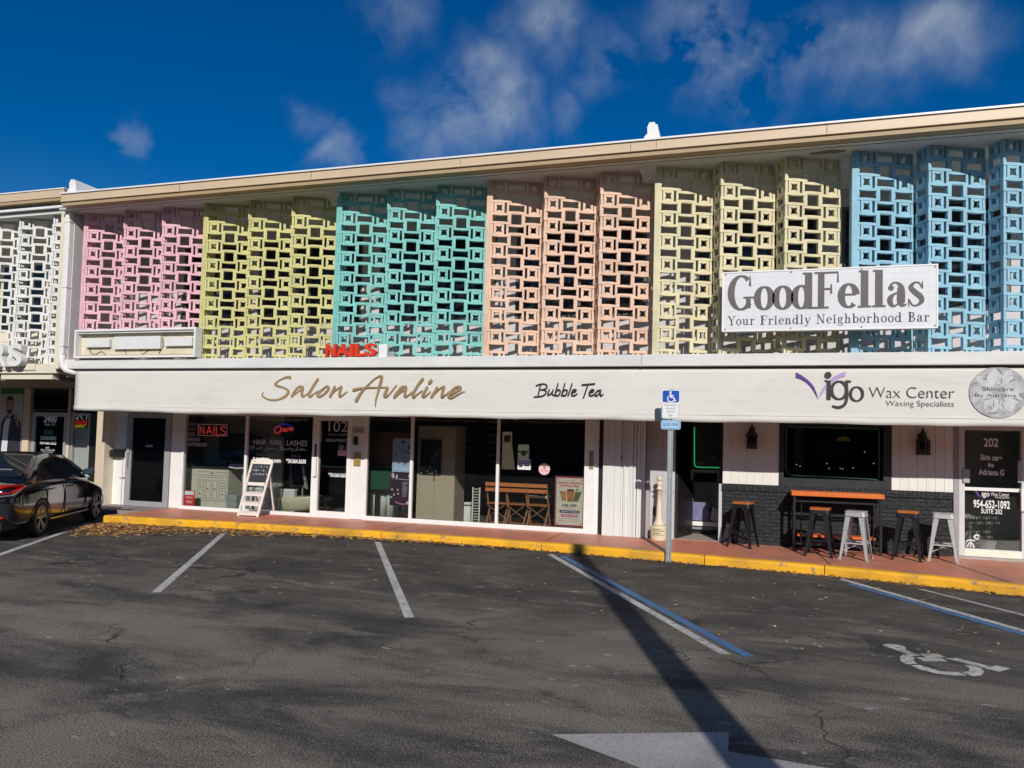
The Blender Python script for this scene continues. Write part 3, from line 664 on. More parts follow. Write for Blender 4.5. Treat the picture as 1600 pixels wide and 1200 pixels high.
# ------------------------------------------------------------------ lettering on the glass and doors
yg = .004
T_ = lambda *a, **k: text(*a, **k)
def ptext(body, px0, py0, px1, py1, par, M, bold=0.0, y=yg, name='lettering'):
    a = onY(px0, py1, y); b = onY(px1, py0, y)
    return text(body, a.x, b.x, a.z, b.z, y, M, par, name, bold)
ptext('202', 1537, 685, 1560, 698, d4, M_WLET, .02)
ptext('Skin care', 1532, 711, 1566, 719, d4, M_WLET, .03); ptext('By', 1544, 724, 1554, 731, d4, M_WLET, .03); ptext('Adriana G', 1529, 734, 1569, 742, d4, M_WLET, .03)
ptext('954-652-1092', 1521, 783, 1578, 793, d4, M_WLET, .02); ptext('SUITE 202', 1533, 796, 1566, 802, d4, M_WLET, .01)
ptext('Wax Center', 1548, 770, 1577, 775, d4, M_GLET); ptext('Waxing Specialists', 1555, 776.5, 1577, 779, d4, M_GLET)
ik = Ink(crop_map(0,0,1,yg), yg); ik.poly([(1521,763),(1528,770),(1533,778),(1530,776),(1526,771),(1521,767)]); ik.done('logo_mark', mat('purple_vinyl', (.20,.05,.42), .5, 0), d4)
ptext('igo', 1534, 768, 1546, 778, d4, M_GLET, .02)
# etched scroll border on the lower pane
ik = Ink(crop_map(1500,660,5.45,yg), yg, .0001)
for row, (ya, n_) in enumerate(((815,6),(858,6),(935,5),(980,5),(1028,4))):
    for i in range(n_):
        x = 80+i*42+(21 if row % 2 else 0); sg = 1 if i % 2 else -1
        ik.stroke([(x+sg*(3+a_*1.9)*math.cos(a_*.9), ya+(3+a_*1.5)*math.sin(a_*.9), 3.2) for a_ in range(9)], True, False)
        ik.stroke([(x+sg*17, ya+8, 3),(x+sg*24, ya-4, 5),(x+sg*20, ya-14, 2.5)], True, False)
ik.done('etched_scrolls', mat('etched_vinyl', (.13,.135,.135), .6, .2), d4)
ik = Ink(crop_map(1500,660,5.45,yg), yg-.002, .0002)
for a in range(8): ik.dot(143+20*math.cos(a*.785), 975+17*math.sin(a*.785), 9)
ik.stroke([(55,1010,10),(90,1000,12),(125,1010,10)]); ik.stroke([(60,1055,12),(90,1020,12),(120,1060,12)]); ik.stroke([(90,1015,10),(90,1060,10)])
ik.done('etched_flower', M_GLET, d4)
# door 102
ptext('102', 513.5, 659, 543, 674, d2, M_GLET, -.01)
ptext('Salon Avaline', 513, 677.5, 546, 680.5, d2, M_GLETD); ptext('HOURS OF OPERATION', 509, 686.5, 546, 690, d2, M_GLET)
ptext('Tues - Sat', 529, 695, 546, 698, d2, M_GLET); ptext('10AM - 7PM', 529, 699, 546, 702, d2, M_GLET)
ptext('954.564.3630', 513, 740, 543, 745, d2, M_WLET, .03)
a = onY(528,712,yg); b = onY(549,704,yg)
MB().box(a.x, b.x, -.003, .002, a.z, b.z).build('notice_sticker', mat('sticker_pink', (.62,.42,.46), .5, .15, 30), d2)
text('NO SOLICITING', a.x+.03, b.x-.02, a.z+.05, b.z-.02, -.004, mat('red_vinyl', (.5,.03,.05), .5, 0), d2)
MB().box(-8.79, -8.73, -.004, .002, 1.78, 2.02).build('door_sticker', mat('sticker_lilac', (.40,.36,.40), .5, .2, 25), d2)
# salon window lettering
for i, (s_, x1) in enumerate((('HAIR',306),('COLOR',306),('CUTS',304),('SERVICE',312),('EXTENSIONS',323))):
    ptext(s_, 294, 660.5+i*8, x1, 665+i*8, w1, M_GLETD if i < 2 else M_GLET)
ptext('2400 E Oakland Park Blvd, Suite 102', 400, 653.5, 480, 658, w1, M_GLETD)
ptext('HAIR', 396, 687, 416, 694.5, w1, M_GLET); ptext('NAIL', 422, 687.5, 442, 695, w1, M_GLET); ptext('LASHES', 448, 688.5, 480, 696, w1, M_GLET)
fs = crop_map(385,640,12,yg)
ik = Ink(fs, yg, .0002)
for st_ in ([(20,720,7),(60,690,8),(150,690,6)],[(40,740,6),(100,715,7),(140,712,6)],[(150,700,7),(130,750,7)],
            [(200,715,7),(195,745,8),(225,740,6),(235,712,7),(232,748,6)],[(265,690,7),(248,750,7)],[(290,690,7),(272,750,7)],
            [(420,705,7),(385,700,8),(360,720,8),(400,740,9),(385,765,8),(320,765,6)],[(425,740,6),(450,725,7),(432,752,8),(470,738,5),(480,722,7),(475,750,6),(500,725,6),(515,748,7),(530,720,6),(545,748,7),(570,735,6)],
            [(650,700,8),(625,765,8)],[(610,705,7),(680,700,8),(650,730,8),(690,750,8),(600,770,6)],[(695,745,6),(720,730,7),(705,755,7),(745,735,6),(740,755,7),(765,735,6),(780,755,7),(800,735,6)],[(825,705,7),(808,758,7)],[(800,725,6),(835,722,6)],[(845,730,6),(850,755,7),(880,730,7),(850,790,6)],
            [(985,705,7),(950,705,8),(930,725,8),(965,745,9),(945,770,8),(895,772,6)],[(1000,740,7),(985,760,7),(1015,745,7),(1015,765,6),(1055,710,7),(1040,765,7),(1065,745,7),(1075,760,7),(1090,742,6),(1105,765,7),(1120,745,6)]):
    ik.stroke(st_)
ik.done('script_lettering', M_GLET, w1)
ptext('BOOK ONLINE AT', 401, 709, 433, 712, w1, M_GLETD); ptext('CALL US', 455, 711, 470, 714, w1, M_GLETD)
ptext('SalonAvaline.com', 395, 716, 439, 721.5, w1, M_WLET, .03); ptext('954.564.3630', 447, 718, 478, 723.5, w1, M_WLET, .03)
# tea shop stickers and menu lettering
def tagplate(px0, py0, px1, py1, M, par, nm, y=.0035):
    a = onY(px0, py1, y); b = onY(px1, py0, y); return MB().box(a.x, b.x, y, y+.002, a.z, b.z).build(nm, M, par)
ns = tagplate(808.5, 718, 829.5, 733.5, mat('notice_white', (.72,.72,.74), .5, .05), w2, 'notice_sticker')
ns2 = tagplate(810, 719.5, 828.5, 725, mat('notice_blue', (.07,.09,.30), .5, .05), w2, 'notice_band', .0015)
ptext('NOTICE', 811.5, 720.3, 826.5, 724, w2, M_WLET, .02, .0005)
tagplate(811, 726.5, 816.5, 729.5, M_BLACK, w2, 'notice_camera', .0015); tagplate(819, 727, 827, 728.5, M_BLACK, w2, 'notice_line', .0015)
c = onY(818.3, 708, yg); MB().disc((c.x, c.z), .058, yg-.002, yg).build('green_sticker', mat('green_vinyl', (.01,.13,.06), .5, 0), w2)
c = onY(850.5, 733, yg); MB().disc((c.x, c.z), .115, yg-.002, yg).build('round_sticker', mat('pink_vinyl', (.72,.50,.52), .5, .05), w2)
MB().disc((c.x, c.z+.03), .022, yg-.005, yg-.003).build('sticker_motif', mat('red_vinyl', (.5,.03,.05)), w2); text('Tea Time', c.x-.075, c.x+.075, c.z-.04, c.z-.015, yg-.004, mat('red_vinyl', (.5,.03,.05)), w2, bold=.02)
# ------------------------------------------------------------------ the neighbouring building on the left
nb = thing('neighbour_building', 'white neighbouring shop building cut by the left edge of the photo', 'building', (-17.5, 1.2, .14))
rf = MB().box(-26, -14.47, -1.5, 8, 7.0, 7.24).build('roof', M_WHITE, nb)
MB().box(-26, -14.45, -1.62, -1.501, 7.05, 7.225).build('fascia', M_TAN, rf); MB().box(-26,-14.43,-1.64,-1.48,7.226,7.25).build('drip_edge', M_FRAME, rf)
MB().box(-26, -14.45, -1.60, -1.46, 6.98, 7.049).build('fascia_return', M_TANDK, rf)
MB().box(-26, -14.50, -1.50, -1.42, 6.86, 6.91).build('gutter', M_FRAME, rf)
MB().box(-26, -14.50, -1.40, .6, 6.76, 6.85).build('soffit', M_SOFFIT, nb)
MB().box(-26, -14.62, .42, .6, 3.3, 6.76).build('upper_wall', M_CREAM, nb)
for x in (-24, -21.2, -18.6, -16.6): MB().box(x, x+1.35, .39, .419, 4.4, 6.1).build('upper_window', mat('dark_pane', (.012,.013,.015)), nb)
MB().box(-26, -14.50, -1.52, .6, 3.13, 3.33).build('slab_beam', M_CREAM, nb)
MB().box(-26, -14.67, -1.3, 1.2, 2.98, 3.129).build('canopy_soffit', mat('brown_soffit', (.20,.16,.11), .8, .1), nb)
ys = 1.2
def nx(px): return onY(px, 690, ys).x
nwall = MB(); nwall.box(-26, nx(-2), ys, ys+.15, .14, 3.0); nwall.box(nx(38), nx(48), ys-.08, ys+.1, .14, 3.0); nwall.box(nx(106), nx(110), ys-.05, ys+.1, .14, 3.0)
nwall.build('shop_wall', M_TANP, nb)
MB().box(-40, -14.66, 3.4, 3.5, .1, 3.2).build('room_wall', M_DARK, nb); MB().box(-26.1, -26, ys, 3.4, .1, 3.2).build('room_end_wall', M_DARK, nb); MB().box(-26, -14.66, ys+.16, 3.4, 3.0, 3.1).build('room_ceiling', M_DARK, nb); MB().box(-26,-14.66, ys, 5, .1, .15).build('room_floor', M_DARK, nb)
tr = framed('transom_window', nx(50), -14.67, 2.38, 2.98, mat('bronze_frame', (.035,.032,.03), .4, .1), .05, ys-.03, ys+.05, glassM=M_GLASSD, parent=nb)
nd = framed('door', nx(50), nx(105), .15, 2.34, M_GREYF, .11, ys-.03, ys+.05, bottom=.15, glassM=M_GLASSD, parent=nb, label='cleaners door with number 2400 and white lettering')
def ntext(body, px0, py0, px1, py1, M, bold=0): return ptext(body, px0, py0, px1, py1, nd, M, bold, ys+.002)
ntext('2400', 68, 648, 89, 660, M_WLET, .04); ntext('Suite 103', 70, 661.5, 86, 665, M_WLET, .02)
ntext("MOA'S", 69, 671.5, 83, 679, mat('green_letter', (.03,.30,.09), .5, 0), .03); ntext('CLEANERS', 63, 682, 88, 687, M_WLET, .03); ntext('954-566-3222', 62, 690, 88, 694, M_WLET, .02)
ntext('HOURS', 71, 698.5, 77, 700.5, M_WLET); ntext('Mon - Fri 7:30 to 6:00', 64, 702, 85, 704, M_WLET); ntext('Saturday 8 to 3', 67, 705.5, 83, 707.5, M_WLET)
nd2 = framed('door', nx(111), nx(141), .15, 2.34, M_GREYF, .07, ys-.03, ys+.05, bottom=.1, parent=nb, label='narrow grey sidelight panel right of the cleaners door')
MB().box(nx(113), nx(139), ys+.06, ys+.08, .2, 1.92).build('white_screen', mat('blind_white', (.55,.55,.52), .7, .05), nd2)
MB().box(nx(141), -14.67, ys-.03, ys+.05, .15, 2.34).build('dark_side_panel', M_BLACK, nb)
MB().box(-16.2,-14.68,-1.46,-1.30,3.0,3.128).build('beam_strip', M_CREAM, nb)  # plain cream strip under the slab beam
# ------------------------------------------------------------------ breeze-block screens
def block(mb, O, U, Nn, u0, u1, z0, z1, wall, depth, bow, proud=0.0, k=4, wl=None, wr=None, wz=None):
    """one hollow block: outer rectangle, inner hole with bowed sides, pushed back by depth"""
    def side(a0, b0, a1, b1): return [(a0+(a1-a0)*i/k, b0+(b1-b0)*i/k) for i in range(k)]
    out = side(u0,z0,u1,z0)+side(u1,z0,u1,z1)+side(u1,z1,u0,z1)+side(u0,z1,u0,z0)
    i0, i1, j0, j1 = u0+(wl or wall), u1-(wr or wall), z0+(wz or wall), z1-(wz or wall)
    inn = side(i0,j0,i1,j0)+side(i1,j0,i1,j1)+side(i1,j1,i0,j1)+side(i0,j1,i0,j0)
    q = []
    for n, (u, z) in enumerate(inn):
        s_, i = divmod(n, k); b = bow*math.sin(math.pi*i/k)
        du, dz = ((0,1),(-1,0),(0,-1),(1,0))[s_]; q.append((u+du*b, z+dz*b))
    L = 4*k
    P = lambda u, z, d: O + U*u + Nn*(proud-d) + Vector((0,0,z))
    vs = [P(u,z,0) for u, z in out]+[P(u,z,0) for u, z in q]+[P(u,z,depth) for u, z in out]+[P(u,z,depth) for u, z in q]
    fs = []
    for i in range(L):
        j = (i+1) % L
        fs += [(i,j,L+j,L+i), (2*L+j,2*L+i,3*L+i,3*L+j), (L+i,L+j,3*L+j,3*L+i), (j,i,2*L+i,2*L+j)]
    mb.add(vs, fs)
ZT, ZB, RH = 6.69, 3.416, .2
def bar_(mb, O, U, Nn, u0, u1, z0, z1, d0, d1):
    P = lambda u, z, d: O+U*u-Nn*d+Vector((0,0,z))
    mb.hull8([P(u0,z0,d0),P(u1,z0,d0),P(u1,z0,d1),P(u0,z0,d1)], [P(u0,z1,d0),P(u1,z1,d0),P(u1,z1,d1),P(u0,z1,d1)])
ANG = R(22.5)
def face(mb, O, ret=False, zt=ZT, zb=ZB):
    if not ret: U = Vector((math.cos(ANG), math.sin(ANG), 0)); Nn = Vector((math.sin(ANG), -math.cos(ANG), 0))
    else: U = Vector((math.sin(ANG), -math.cos(ANG), 0)); Nn = Vector((-math.cos(ANG), -math.sin(ANG), 0))
    z = zt; row = 0; D = .062
    while z > zb+.02:
        z0 = max(z-RH, zb); g = .0015
        A = row % 2 == 0; full = (z-z0) > .12
        if not ret:
            if A:
                bar_(mb,O,U,Nn,.0,.042,z0+g,z-g,.004,D)
                if full:
                    block(mb,O,U,Nn,.056,.246,z0+g,z-g,.036,D,.014); block(mb,O,U,Nn,.699,.889,z0+g,z-g,.036,D,.014)
                    block(mb,O,U,Nn,.29,.655,z0+g,z-g,.034,D,.007,wz=.037)
                else:
                    for a, b in ((.056,.1),(.2,.246),(.29,.325),(.62,.655),(.699,.745),(.845,.889)): bar_(mb,O,U,Nn,a,b,z0+g,z-g,.0,D)
                bar_(mb,O,U,Nn,.903,.945,z0+g,z-g,.004,D)
            else:
                if full:
                    block(mb,O,U,Nn,-.012,.375,z0-.004,z+.004,.03,D,.008,.006,wl=.032,wr=.060,wz=.040); block(mb,O,U,Nn,.568,.957,z0-.004,z+.004,.03,D,.008,.006,wl=.060,wr=.032,wz=.040)
                    bar_(mb,O,U,Nn,.3755,.5675,z-.012,z+.003,.008,D)
                else:
                    for a, b in ((-.012,.025),(.32,.375),(.568,.63),(.92,.957)): bar_(mb,O,U,Nn,a,b,z0+g,z-g,.0,D)
        else:
            if A:
                if full: block(mb,O,U,Nn,.075,.275,z0+g,z-g,.040,.062,.016)
                bar_(mb,O,U,Nn,.29,.33,z0+g,z-g,.01,.062)
            elif full: block(mb,O,U,Nn,.06,.375,z0-.004,z+.004,.034,.062,.007,.006,wz=.040)
        z = z0; row += 1
def screen(x0, col, label, y0=-1.45, zt=ZT, zb=ZB, n=3, first=0):
    col = tuple(col)
    M = painted('block_paint_%s' % label.split()[0], col, tuple(q*.55+.03 for q in col), .7, (.54,.74), 3.5, .38, .22)
    t = thing('block_screen', label, 'block screen', (x0+1.5, y0, zb), 0, 'pastel breeze block screens across the upper storey')
    for i in range(first, n):
        O = Vector((x0+.03+1.02*i, y0, 0))
        mb = MB(); face(mb, O, False, zt, zb)
        if i > 0:
            U = Vector((math.cos(ANG), math.sin(ANG), 0)); back = O - Vector((math.sin(ANG), -math.cos(ANG), 0))*.39
            face(mb, back, True, zt, zb)
        mb.build('screen_panel', M, t)
    if first == 0:
        MB().box(x0-.055, x0+.028, y0-.01, y0+.30, zb, zt).build('edge_post', M, t)
    return t
screen(-13.96, (.72,.425,.485), 'pink breeze block screen folded in three panels beside the downspout')
screen(-10.78, (.57,.54,.225), 'olive yellow breeze block screen between the pink and turquoise screens')
screen(-7.64, (.195,.52,.48), 'turquoise breeze block screen above the red letters')
screen(-4.51, (.74,.505,.37), 'peach orange breeze block screen in the middle of the upper storey')
screen(-1.44, (.69,.625,.395), 'pale yellow breeze block screen behind the bar sign')
screen(1.69, (.285,.52,.64), 'sky blue breeze block screen at the right edge')
screen(-17.15, (.70,.70,.67), 'white breeze block screen on the neighbouring building', -1.30, 6.75, 3.34, 3, 0)

# ------------------------------------------------------------------ canvas awning with its lettering
aw = thing('awning', 'long cream canvas awning band with painted shop names', 'awning', (-4, -1.5, 2.3))
def sag(x, v):
    e = max(0, 1-(x+13.98)/2.6)
    return .0, (.035*e*(1-v) if x < -11.4 else 0)+.006*math.sin(x*1.9)+.004*math.sin(x*5.3+1)
mb = MB(); NX, NZ = 150, 14; X0, X1 = -13.98, 8.0
for j in range(NZ+1):
    v = j/NZ
    for i in range(NX+1):
        x = X0+(X1-X0)*i/NX; z = 2.292+v*.885+ (1-v)*sag(x, v)[1]
        y = -1.5 - .008*math.sin(math.pi*v)*math.sin(x*.9)**2 - (.014 if v < .12 else 0)
        if x < -12.0: y -= .03*math.sin((x+13.98)*2.6)*max(0,.5-v)*(1-(x+13.98)/2)
        mb.v.append((x, y, z))
for j in range(NZ):
    for i in range(NX): a = j*(NX+1)+i; mb.f.append((a,a+1,a+NX+2,a+NX+1))
def canvas():
    M = mat('awning_canvas', (.66,.64,.59), .75, .025, .8, .12, 160)
    t = M.node_tree; b = t.nodes['Principled BSDF']; src = b.inputs['Base Color'].links[0].from_socket
    co = t.nodes.new('ShaderNodeTexCoord').outputs['Object']; mp = t.nodes.new('ShaderNodeMapping'); mp.inputs['Scale'].default_value = (.35,1,2.2); t.links.new(co, mp.inputs[0])
    n = t.nodes.new('ShaderNodeTexNoise'); n.inputs['Scale'].default_value = 2.4; n.inputs['Detail'].default_value = 8; n.inputs['Roughness'].default_value = .68; t.links.new(mp.outputs[0], n.inputs['Vector'])
    r = t.nodes.new('ShaderNodeMapRange'); t.links.new(n.outputs[0], r.inputs[0]); r.inputs[1].default_value = .52; r.inputs[2].default_value = .72; r.inputs[4].default_value = .34
    x = t.nodes.new('ShaderNodeMix'); x.data_type = 'RGBA'; t.links.new(r.outputs[0], x.inputs[0]); t.links.new(src, x.inputs[6]); x.inputs[7].default_value = (.42,.40,.35,1)
    t.links.new(x.outputs[2], b.inputs['Base Color']); return M
M_CANV = canvas()
cv = mb.build('canvas', M_CANV, aw, smooth=True)
md = cv.modifiers.new('thick', 'SOLIDIFY'); md.thickness = .006; md.offset = 1
MB().box(X0+.002, X0+.01, -1.495, -.3, 2.33, 3.17).build('side_panel', M_CANV, aw)
mb = MB()
for z, r_ in ((2.30,.014),(3.165,.012)): mb.tube([(X0,-1.485,z+.02),(X1,-1.485,z)], r_, 6)
for x in [-13.9+i*2.4 for i in range(10)]: mb.tube([(x,-1.48,2.33),(x,-.02,2.33)], .014, 6)
mb.build('awning_frame', M_FRAME, aw)
MB().box(X0, X1, -1.5175, -1.512, 2.402, 2.409).build('hem_seam', mat('seam', (.60,.58,.52), .8, .1), aw)
ya = -1.524
k = 9.41
sal = [[(500,95,45),(470,85,40),(400,105,25),(320,150,25),(285,190,35),(310,215,35),(400,240,30),(460,275,35),(475,310,38),(440,360,38),(360,405,32),(260,425,28),(170,410,24),(105,375,22),(88,345,18),(110,310,10)],
 [(690,238,38),(640,228,36),(590,270,35),(548,330,36),(530,368,38)],[(545,355,22),(610,310,20),(680,255,26)],[(692,240,34),(678,300,36),(676,350,40),(692,370,34),(725,352,20),(785,308,14)],
 [(908,118,38),(870,175,35),(830,240,35),(790,310,36),(775,352,42),(802,370,36),(850,335,18),(915,288,14)],
 [(1000,248,20),(940,300,36),(905,345,40),(930,372,34),(990,345,30),(1050,285,32),(1070,238,34),(1040,222,30),(1000,250,22),(992,282,12)],
 [(1160,228,34),(1130,290,36),(1092,366,40)],[(1092,362,26),(1150,300,18),(1220,245,20),(1258,228,34)],[(1255,232,38),(1235,300,36),(1234,362,42),(1272,352,20),(1348,294,9)]]
ava = [[(-66,275,45),(0,258,35),(130,242,25),(290,238,18),(400,235,16)],[(-28,428,50),(18,350,40),(60,290,34),(130,215,24),(230,120,18),(305,74,22),(340,76,36)],[(345,82,46),(335,150,42),(310,230,36),(285,330,28),(260,420,22),(252,510,13)],
 [(430,242,40),(405,310,40),(386,362,40),(420,370,24),(480,310,18),(540,235,15),(568,200,10)],
 [(705,232,40),(652,230,36),(595,285,36),(548,345,36),(533,378,38)],[(550,370,24),(620,310,20),(700,255,26)],[(708,250,34),(690,310,36),(690,362,42),(730,358,22),(792,308,14)],
 [(950,115,42),(890,190,36),(840,270,36),(806,338,40),(818,378,38),(865,342,20),(945,283,14)],
 [(1018,234,36),(985,290,36),(952,358,42),(985,370,24),(1062,300,14)],[(1076,140,46),(1050,168,46)],
 [(1162,238,34),(1130,300,36),(1082,372,40)],[(1085,368,26),(1148,305,18),(1215,245,22),(1268,228,36)],[(1266,230,40),(1246,300,38),(1236,368,45),(1272,358,22),(1342,298,13)],
 [(1370,340,20),(1450,292,30),(1510,248,34),(1490,226,34),(1430,240,30),(1370,300,36),(1332,358,42),(1372,385,36),(1440,355,22),(1530,305,16),(1580,297,9)]]
M_GOLD = mat('gold_paint', (.30,.20,.085), .6, .1, 8)
ik = Ink(crop_map(400,580,k,ya), ya)
for q in sal: ik.stroke(q)
ik.fn = crop_map(560,580,k,ya)
for q in ava: ik.stroke(q)
ik.done('salon_lettering', M_GOLD, aw)
M_INK = mat('black_ink', (.012,.011,.011), .6, 0)
b_ = [(530,300,24),(570,240,26),(615,240,28),(620,290,28),(580,345,28),(530,335,26)]
e_ = [(845,290,22),(915,265,26),(925,235,26),(880,235,28),(840,300,28),(860,345,28),(910,335,26),(950,310,20)]
sh_ = lambda p, d: [(x+d,y,w_) for x, y, w_ in p]
bt = [[(160,155,28),(230,128,28),(310,122,28),(360,150,28),(355,200,28),(300,225,26),(240,235,20)],[(260,232,24),(320,240,28),(350,270,28),(330,320,28),(270,355,28),(190,365,28),(120,370,25)],[(245,130,28),(220,230,28),(190,360,28)],
 [(410,235,26),(385,300,28),(390,335,28),(430,315,26),(470,270,22),(485,235,26)],[(485,240,26),(465,310,28),(500,340,24)],
 [(580,115,26),(550,220,28),(515,345,28)],b_,[(712,115,26),(682,220,28),(647,345,28)],sh_(b_,133),[(852,118,26),(815,230,28),(775,345,28)],e_,
 [(1045,138,28),(1160,128,28),(1285,118,28)],[(1155,135,28),(1115,260,28),(1072,380,28)],sh_(e_,342),[(1395,240,26),(1340,255,28),(1300,310,28),(1310,350,28),(1360,320,26),(1400,250,26)],[(1405,245,26),(1395,310,28),(1410,348,28),(1450,320,20)]]
ik = Ink(crop_map(825,590,12.31,ya), ya)
for q in bt: ik.stroke(q)
ik.done('tea_lettering', M_INK, aw)
fv = crop_map(1235,570,6.04,ya)
ik = Ink(fv, ya); ik.poly([(52,70),(105,98),(150,130),(190,165),(222,205),(245,260),(263,326)]+[(240,285),(215,240),(185,200),(150,165),(105,138),(52,118)]); ik.done('logo_swoosh', mat('purple_paint', (.10,.018,.22), .6, 0), aw)
ik = Ink(fv, ya); ik.poly([(265,326),(280,275),(300,230),(335,178),(370,143),(410,112),(460,85),(520,62),(520,105),(470,120),(425,142),(380,178),(345,215),(315,250),(290,290)]); ik.done('logo_swoosh', mat('lavender_paint', (.42,.30,.58), .6, 0), aw)
ik = Ink(fv, ya-.002)
ik.dot(355,97,34,32); ik.stroke([(361,148,40),(361,331,40)], False, False); ik.stroke([(322,148,10),(350,152,18)], False, False)
ik.stroke([(460+72*math.cos(a*.3142), 240+84*math.sin(a*.3142), 16+18*abs(math.cos(a*.3142))) for a in range(21)], False, False)
ik.stroke([(530,150,26),(532,250,30),(530,325,30),(508,378,28),(455,402,26),(395,388,20)], True, False); ik.stroke([(522,160,26),(545,156,22),(573,158,18)], False, False)
ik.stroke([(625+58*math.cos(a*.3142), 275+66*math.sin(a*.3142), 12+18*abs(math.cos(a*.3142))) for a in range(21)], False, False)
ik.done('logo_lettering', mat('dark_ink', (.022,.020,.018), .6, 0), aw)
def atext(body, px0, py0, px1, py1, M, nm, bold=0):
    a = onY(px0,py1,ya); b = onY(px1,py0,ya); text(body, a.x, b.x, a.z, b.z, ya, M, aw, nm, bold)
atext('Wax Center', 1357.5, 605, 1491.5, 621.3, mat('grey_ink', (.055,.053,.048), .6, 0), 'wax_lettering', -.012)
atext('Waxing Specialists', 1384, 626.5, 1491, 636.8, mat('mid_grey_ink', (.14,.135,.125), .6, 0), 'waxing_lettering', -.008)
# the round skincare emblem: a grey flower photograph print
c = onY(1560, 613, ya); RX = .385
MB().disc((c.x, c.z), RX, ya, ya+.004, 48).build('round_emblem', mat('emblem_grey', (.36,.36,.365), .6, .32, 7, detail=8, stretch=(1,1,2.2)), aw)
ep = random.Random(4); ik = Ink(lambda x, y: (c.x+x, c.z+y), ya, .00015)
for (ax, ay, ang, ln, wd) in [(-.02,.12,100,.24,.2),(.02,.12,55,.26,.2),(-.06,.10,150,.27,.16),(.08,.02,20,.26,.2),(-.08,-.02,195,.26,.16),(-.03,-.1,235,.25,.2),(.06,-.1,300,.24,.22),(.1,-.04,335,.24,.16)]:
    L = []; Rr = []
    for i in range(9):
        t_ = i/8; h = wd*.5*math.sin(math.pi*min(1,t_*.92+.08))**.8; a = R(ang); px_, py_ = ax+ln*t_*math.cos(a), ay+ln*t_*math.sin(a)
        L.append((px_-h*math.sin(a), py_+h*math.cos(a))); Rr.append((px_+h*math.sin(a), py_-h*math.cos(a)))
    P_ = [q if math.hypot(*q) < .375 else (q[0]*.375/math.hypot(*q), q[1]*.375/math.hypot(*q)) for q in L+Rr[::-1]]
    ik.poly(P_)
ik.done('emblem_petals', mat('emblem_pale', (.50,.505,.51), .6, .22, 9, detail=8), aw)
ik = Ink(lambda x, y: (c.x+x, c.z+y), ya-.002, .0001)
for i in range(46):
    a = ep.uniform(0,6.28); r0 = ep.uniform(.06,.3); r1 = min(.37, r0+ep.uniform(.04,.12)); b2 = a+ep.uniform(-.35,.35)
    if abs(r0*math.sin(a)) < .07: continue
    ik.stroke([(r0*math.cos(a), r0*math.sin(a), .002),((r0+r1)/2*math.cos((a+b2)/2+.08),(r0+r1)/2*math.sin((a+b2)/2+.08), ep.uniform(.006,.02)),(r1*math.cos(b2), r1*math.sin(b2), .003)], True, False)
ik.done('emblem_shading', mat('emblem_dark', (.22,.22,.225), .6, .3, 10), aw)
text('Skincare', c.x-.21, c.x+.20, c.z+.02, c.z+.085, ya-.006, M_INK, aw, 'emblem_lettering', -.012); text('By Adriana G', c.x-.31, c.x+.35, c.z-.085, c.z-.02, ya-.006, M_INK, aw, 'emblem_lettering', -.012)

# ------------------------------------------------------------------ signs on the slab
sg = thing('bar_sign', 'long white GoodFellas sign box with grey serif lettering', 'sign', (1.2,-1.7,3.75))
ysn = -1.86
def gl(px, py): p = onY(px, py, ysn); return p
sx0, sx1, sz0, sz1 = gl(1129,470).x, gl(1465,470).x, 3.745, 4.705
MB().box(sx0, sx1, ysn, ysn+.18, sz0, sz1).build('sign_box', mat('sign_white', (.66,.67,.70), .45, .05, 2.2), sg, bevel=.012)
g = MB()
for i in range(1, 26): x = sx0+(sx1-sx0)*i/26; g.box(x-.0015, x+.0015, ysn-.001, ysn+.002, sz0+.03, sz1-.03)
for i in range(1, 9): z = sz0+(sz1-sz0)*i/9; g.box(sx0+.03, sx1-.03, ysn-.0014, ysn+.002, z-.0015, z+.0015)
g.build('mesh_lines', mat('sign_mesh', (.62,.62,.64), .6, 0), sg)
g = MB()
g.box(sx0-.006, sx1+.006, ysn-.008, ysn+.03, sz0-.006, sz0+.016); g.box(sx0-.006, sx1+.006, ysn-.008, ysn+.03, sz1-.016, sz1+.006)
g.box(sx0-.007, sx0+.016, ysn-.007, ysn+.03, sz0+.016, sz1-.016); g.box(sx1-.016, sx1+.007, ysn-.007, ysn+.03, sz0+.016, sz1-.016)
g.build('edge_trim', M_FRAME, sg)
g = MB()
for fx in (.01,.33,.66,.985):
    for z in (sz0+.035, sz1-.035): g.disc((sx0+(sx1-sx0)*fx+.015, z), .012, ysn-.012, ysn)
g.build('rivets', mat('rivet_grey', (.25,.24,.24), .5, 0), sg)
g = MB()
for x in (sx0+.35, (sx0+sx1)/2, sx1-.35): g.box(x-.02, x+.02, ysn+.19, -1.1, 4.1, 4.16); g.box(x-.02, x+.02, ysn+.19, -1.1, 4.5, 4.56)
g.build('brackets', M_GREYF, sg)
M_GF = mat('sign_grey', (.105,.092,.088), .6, .12, 3)
H = sz1-sz0; W = sx1-sx0
serif_text('GoodFellas', sx0+W*.028, sx0+W*.945, sz0+H*.345, H*.60, ysn-.002, M_GF, sg, 'name_lettering', .195, .058, .0)
serif_text('Your Friendly Neighborhood Bar', sx0+W*.028, sx0+W*.965, sz0+H*.10, H*.155, ysn-.002, mat('sign_dark', (.03,.028,.032), .6, 0), sg, 'tagline_lettering', .12, .055, .09)
nl = thing('nails_letters', 'red NAILS channel letters standing on the walkway ledge', 'sign', (-7.2,-1.55,3.416))
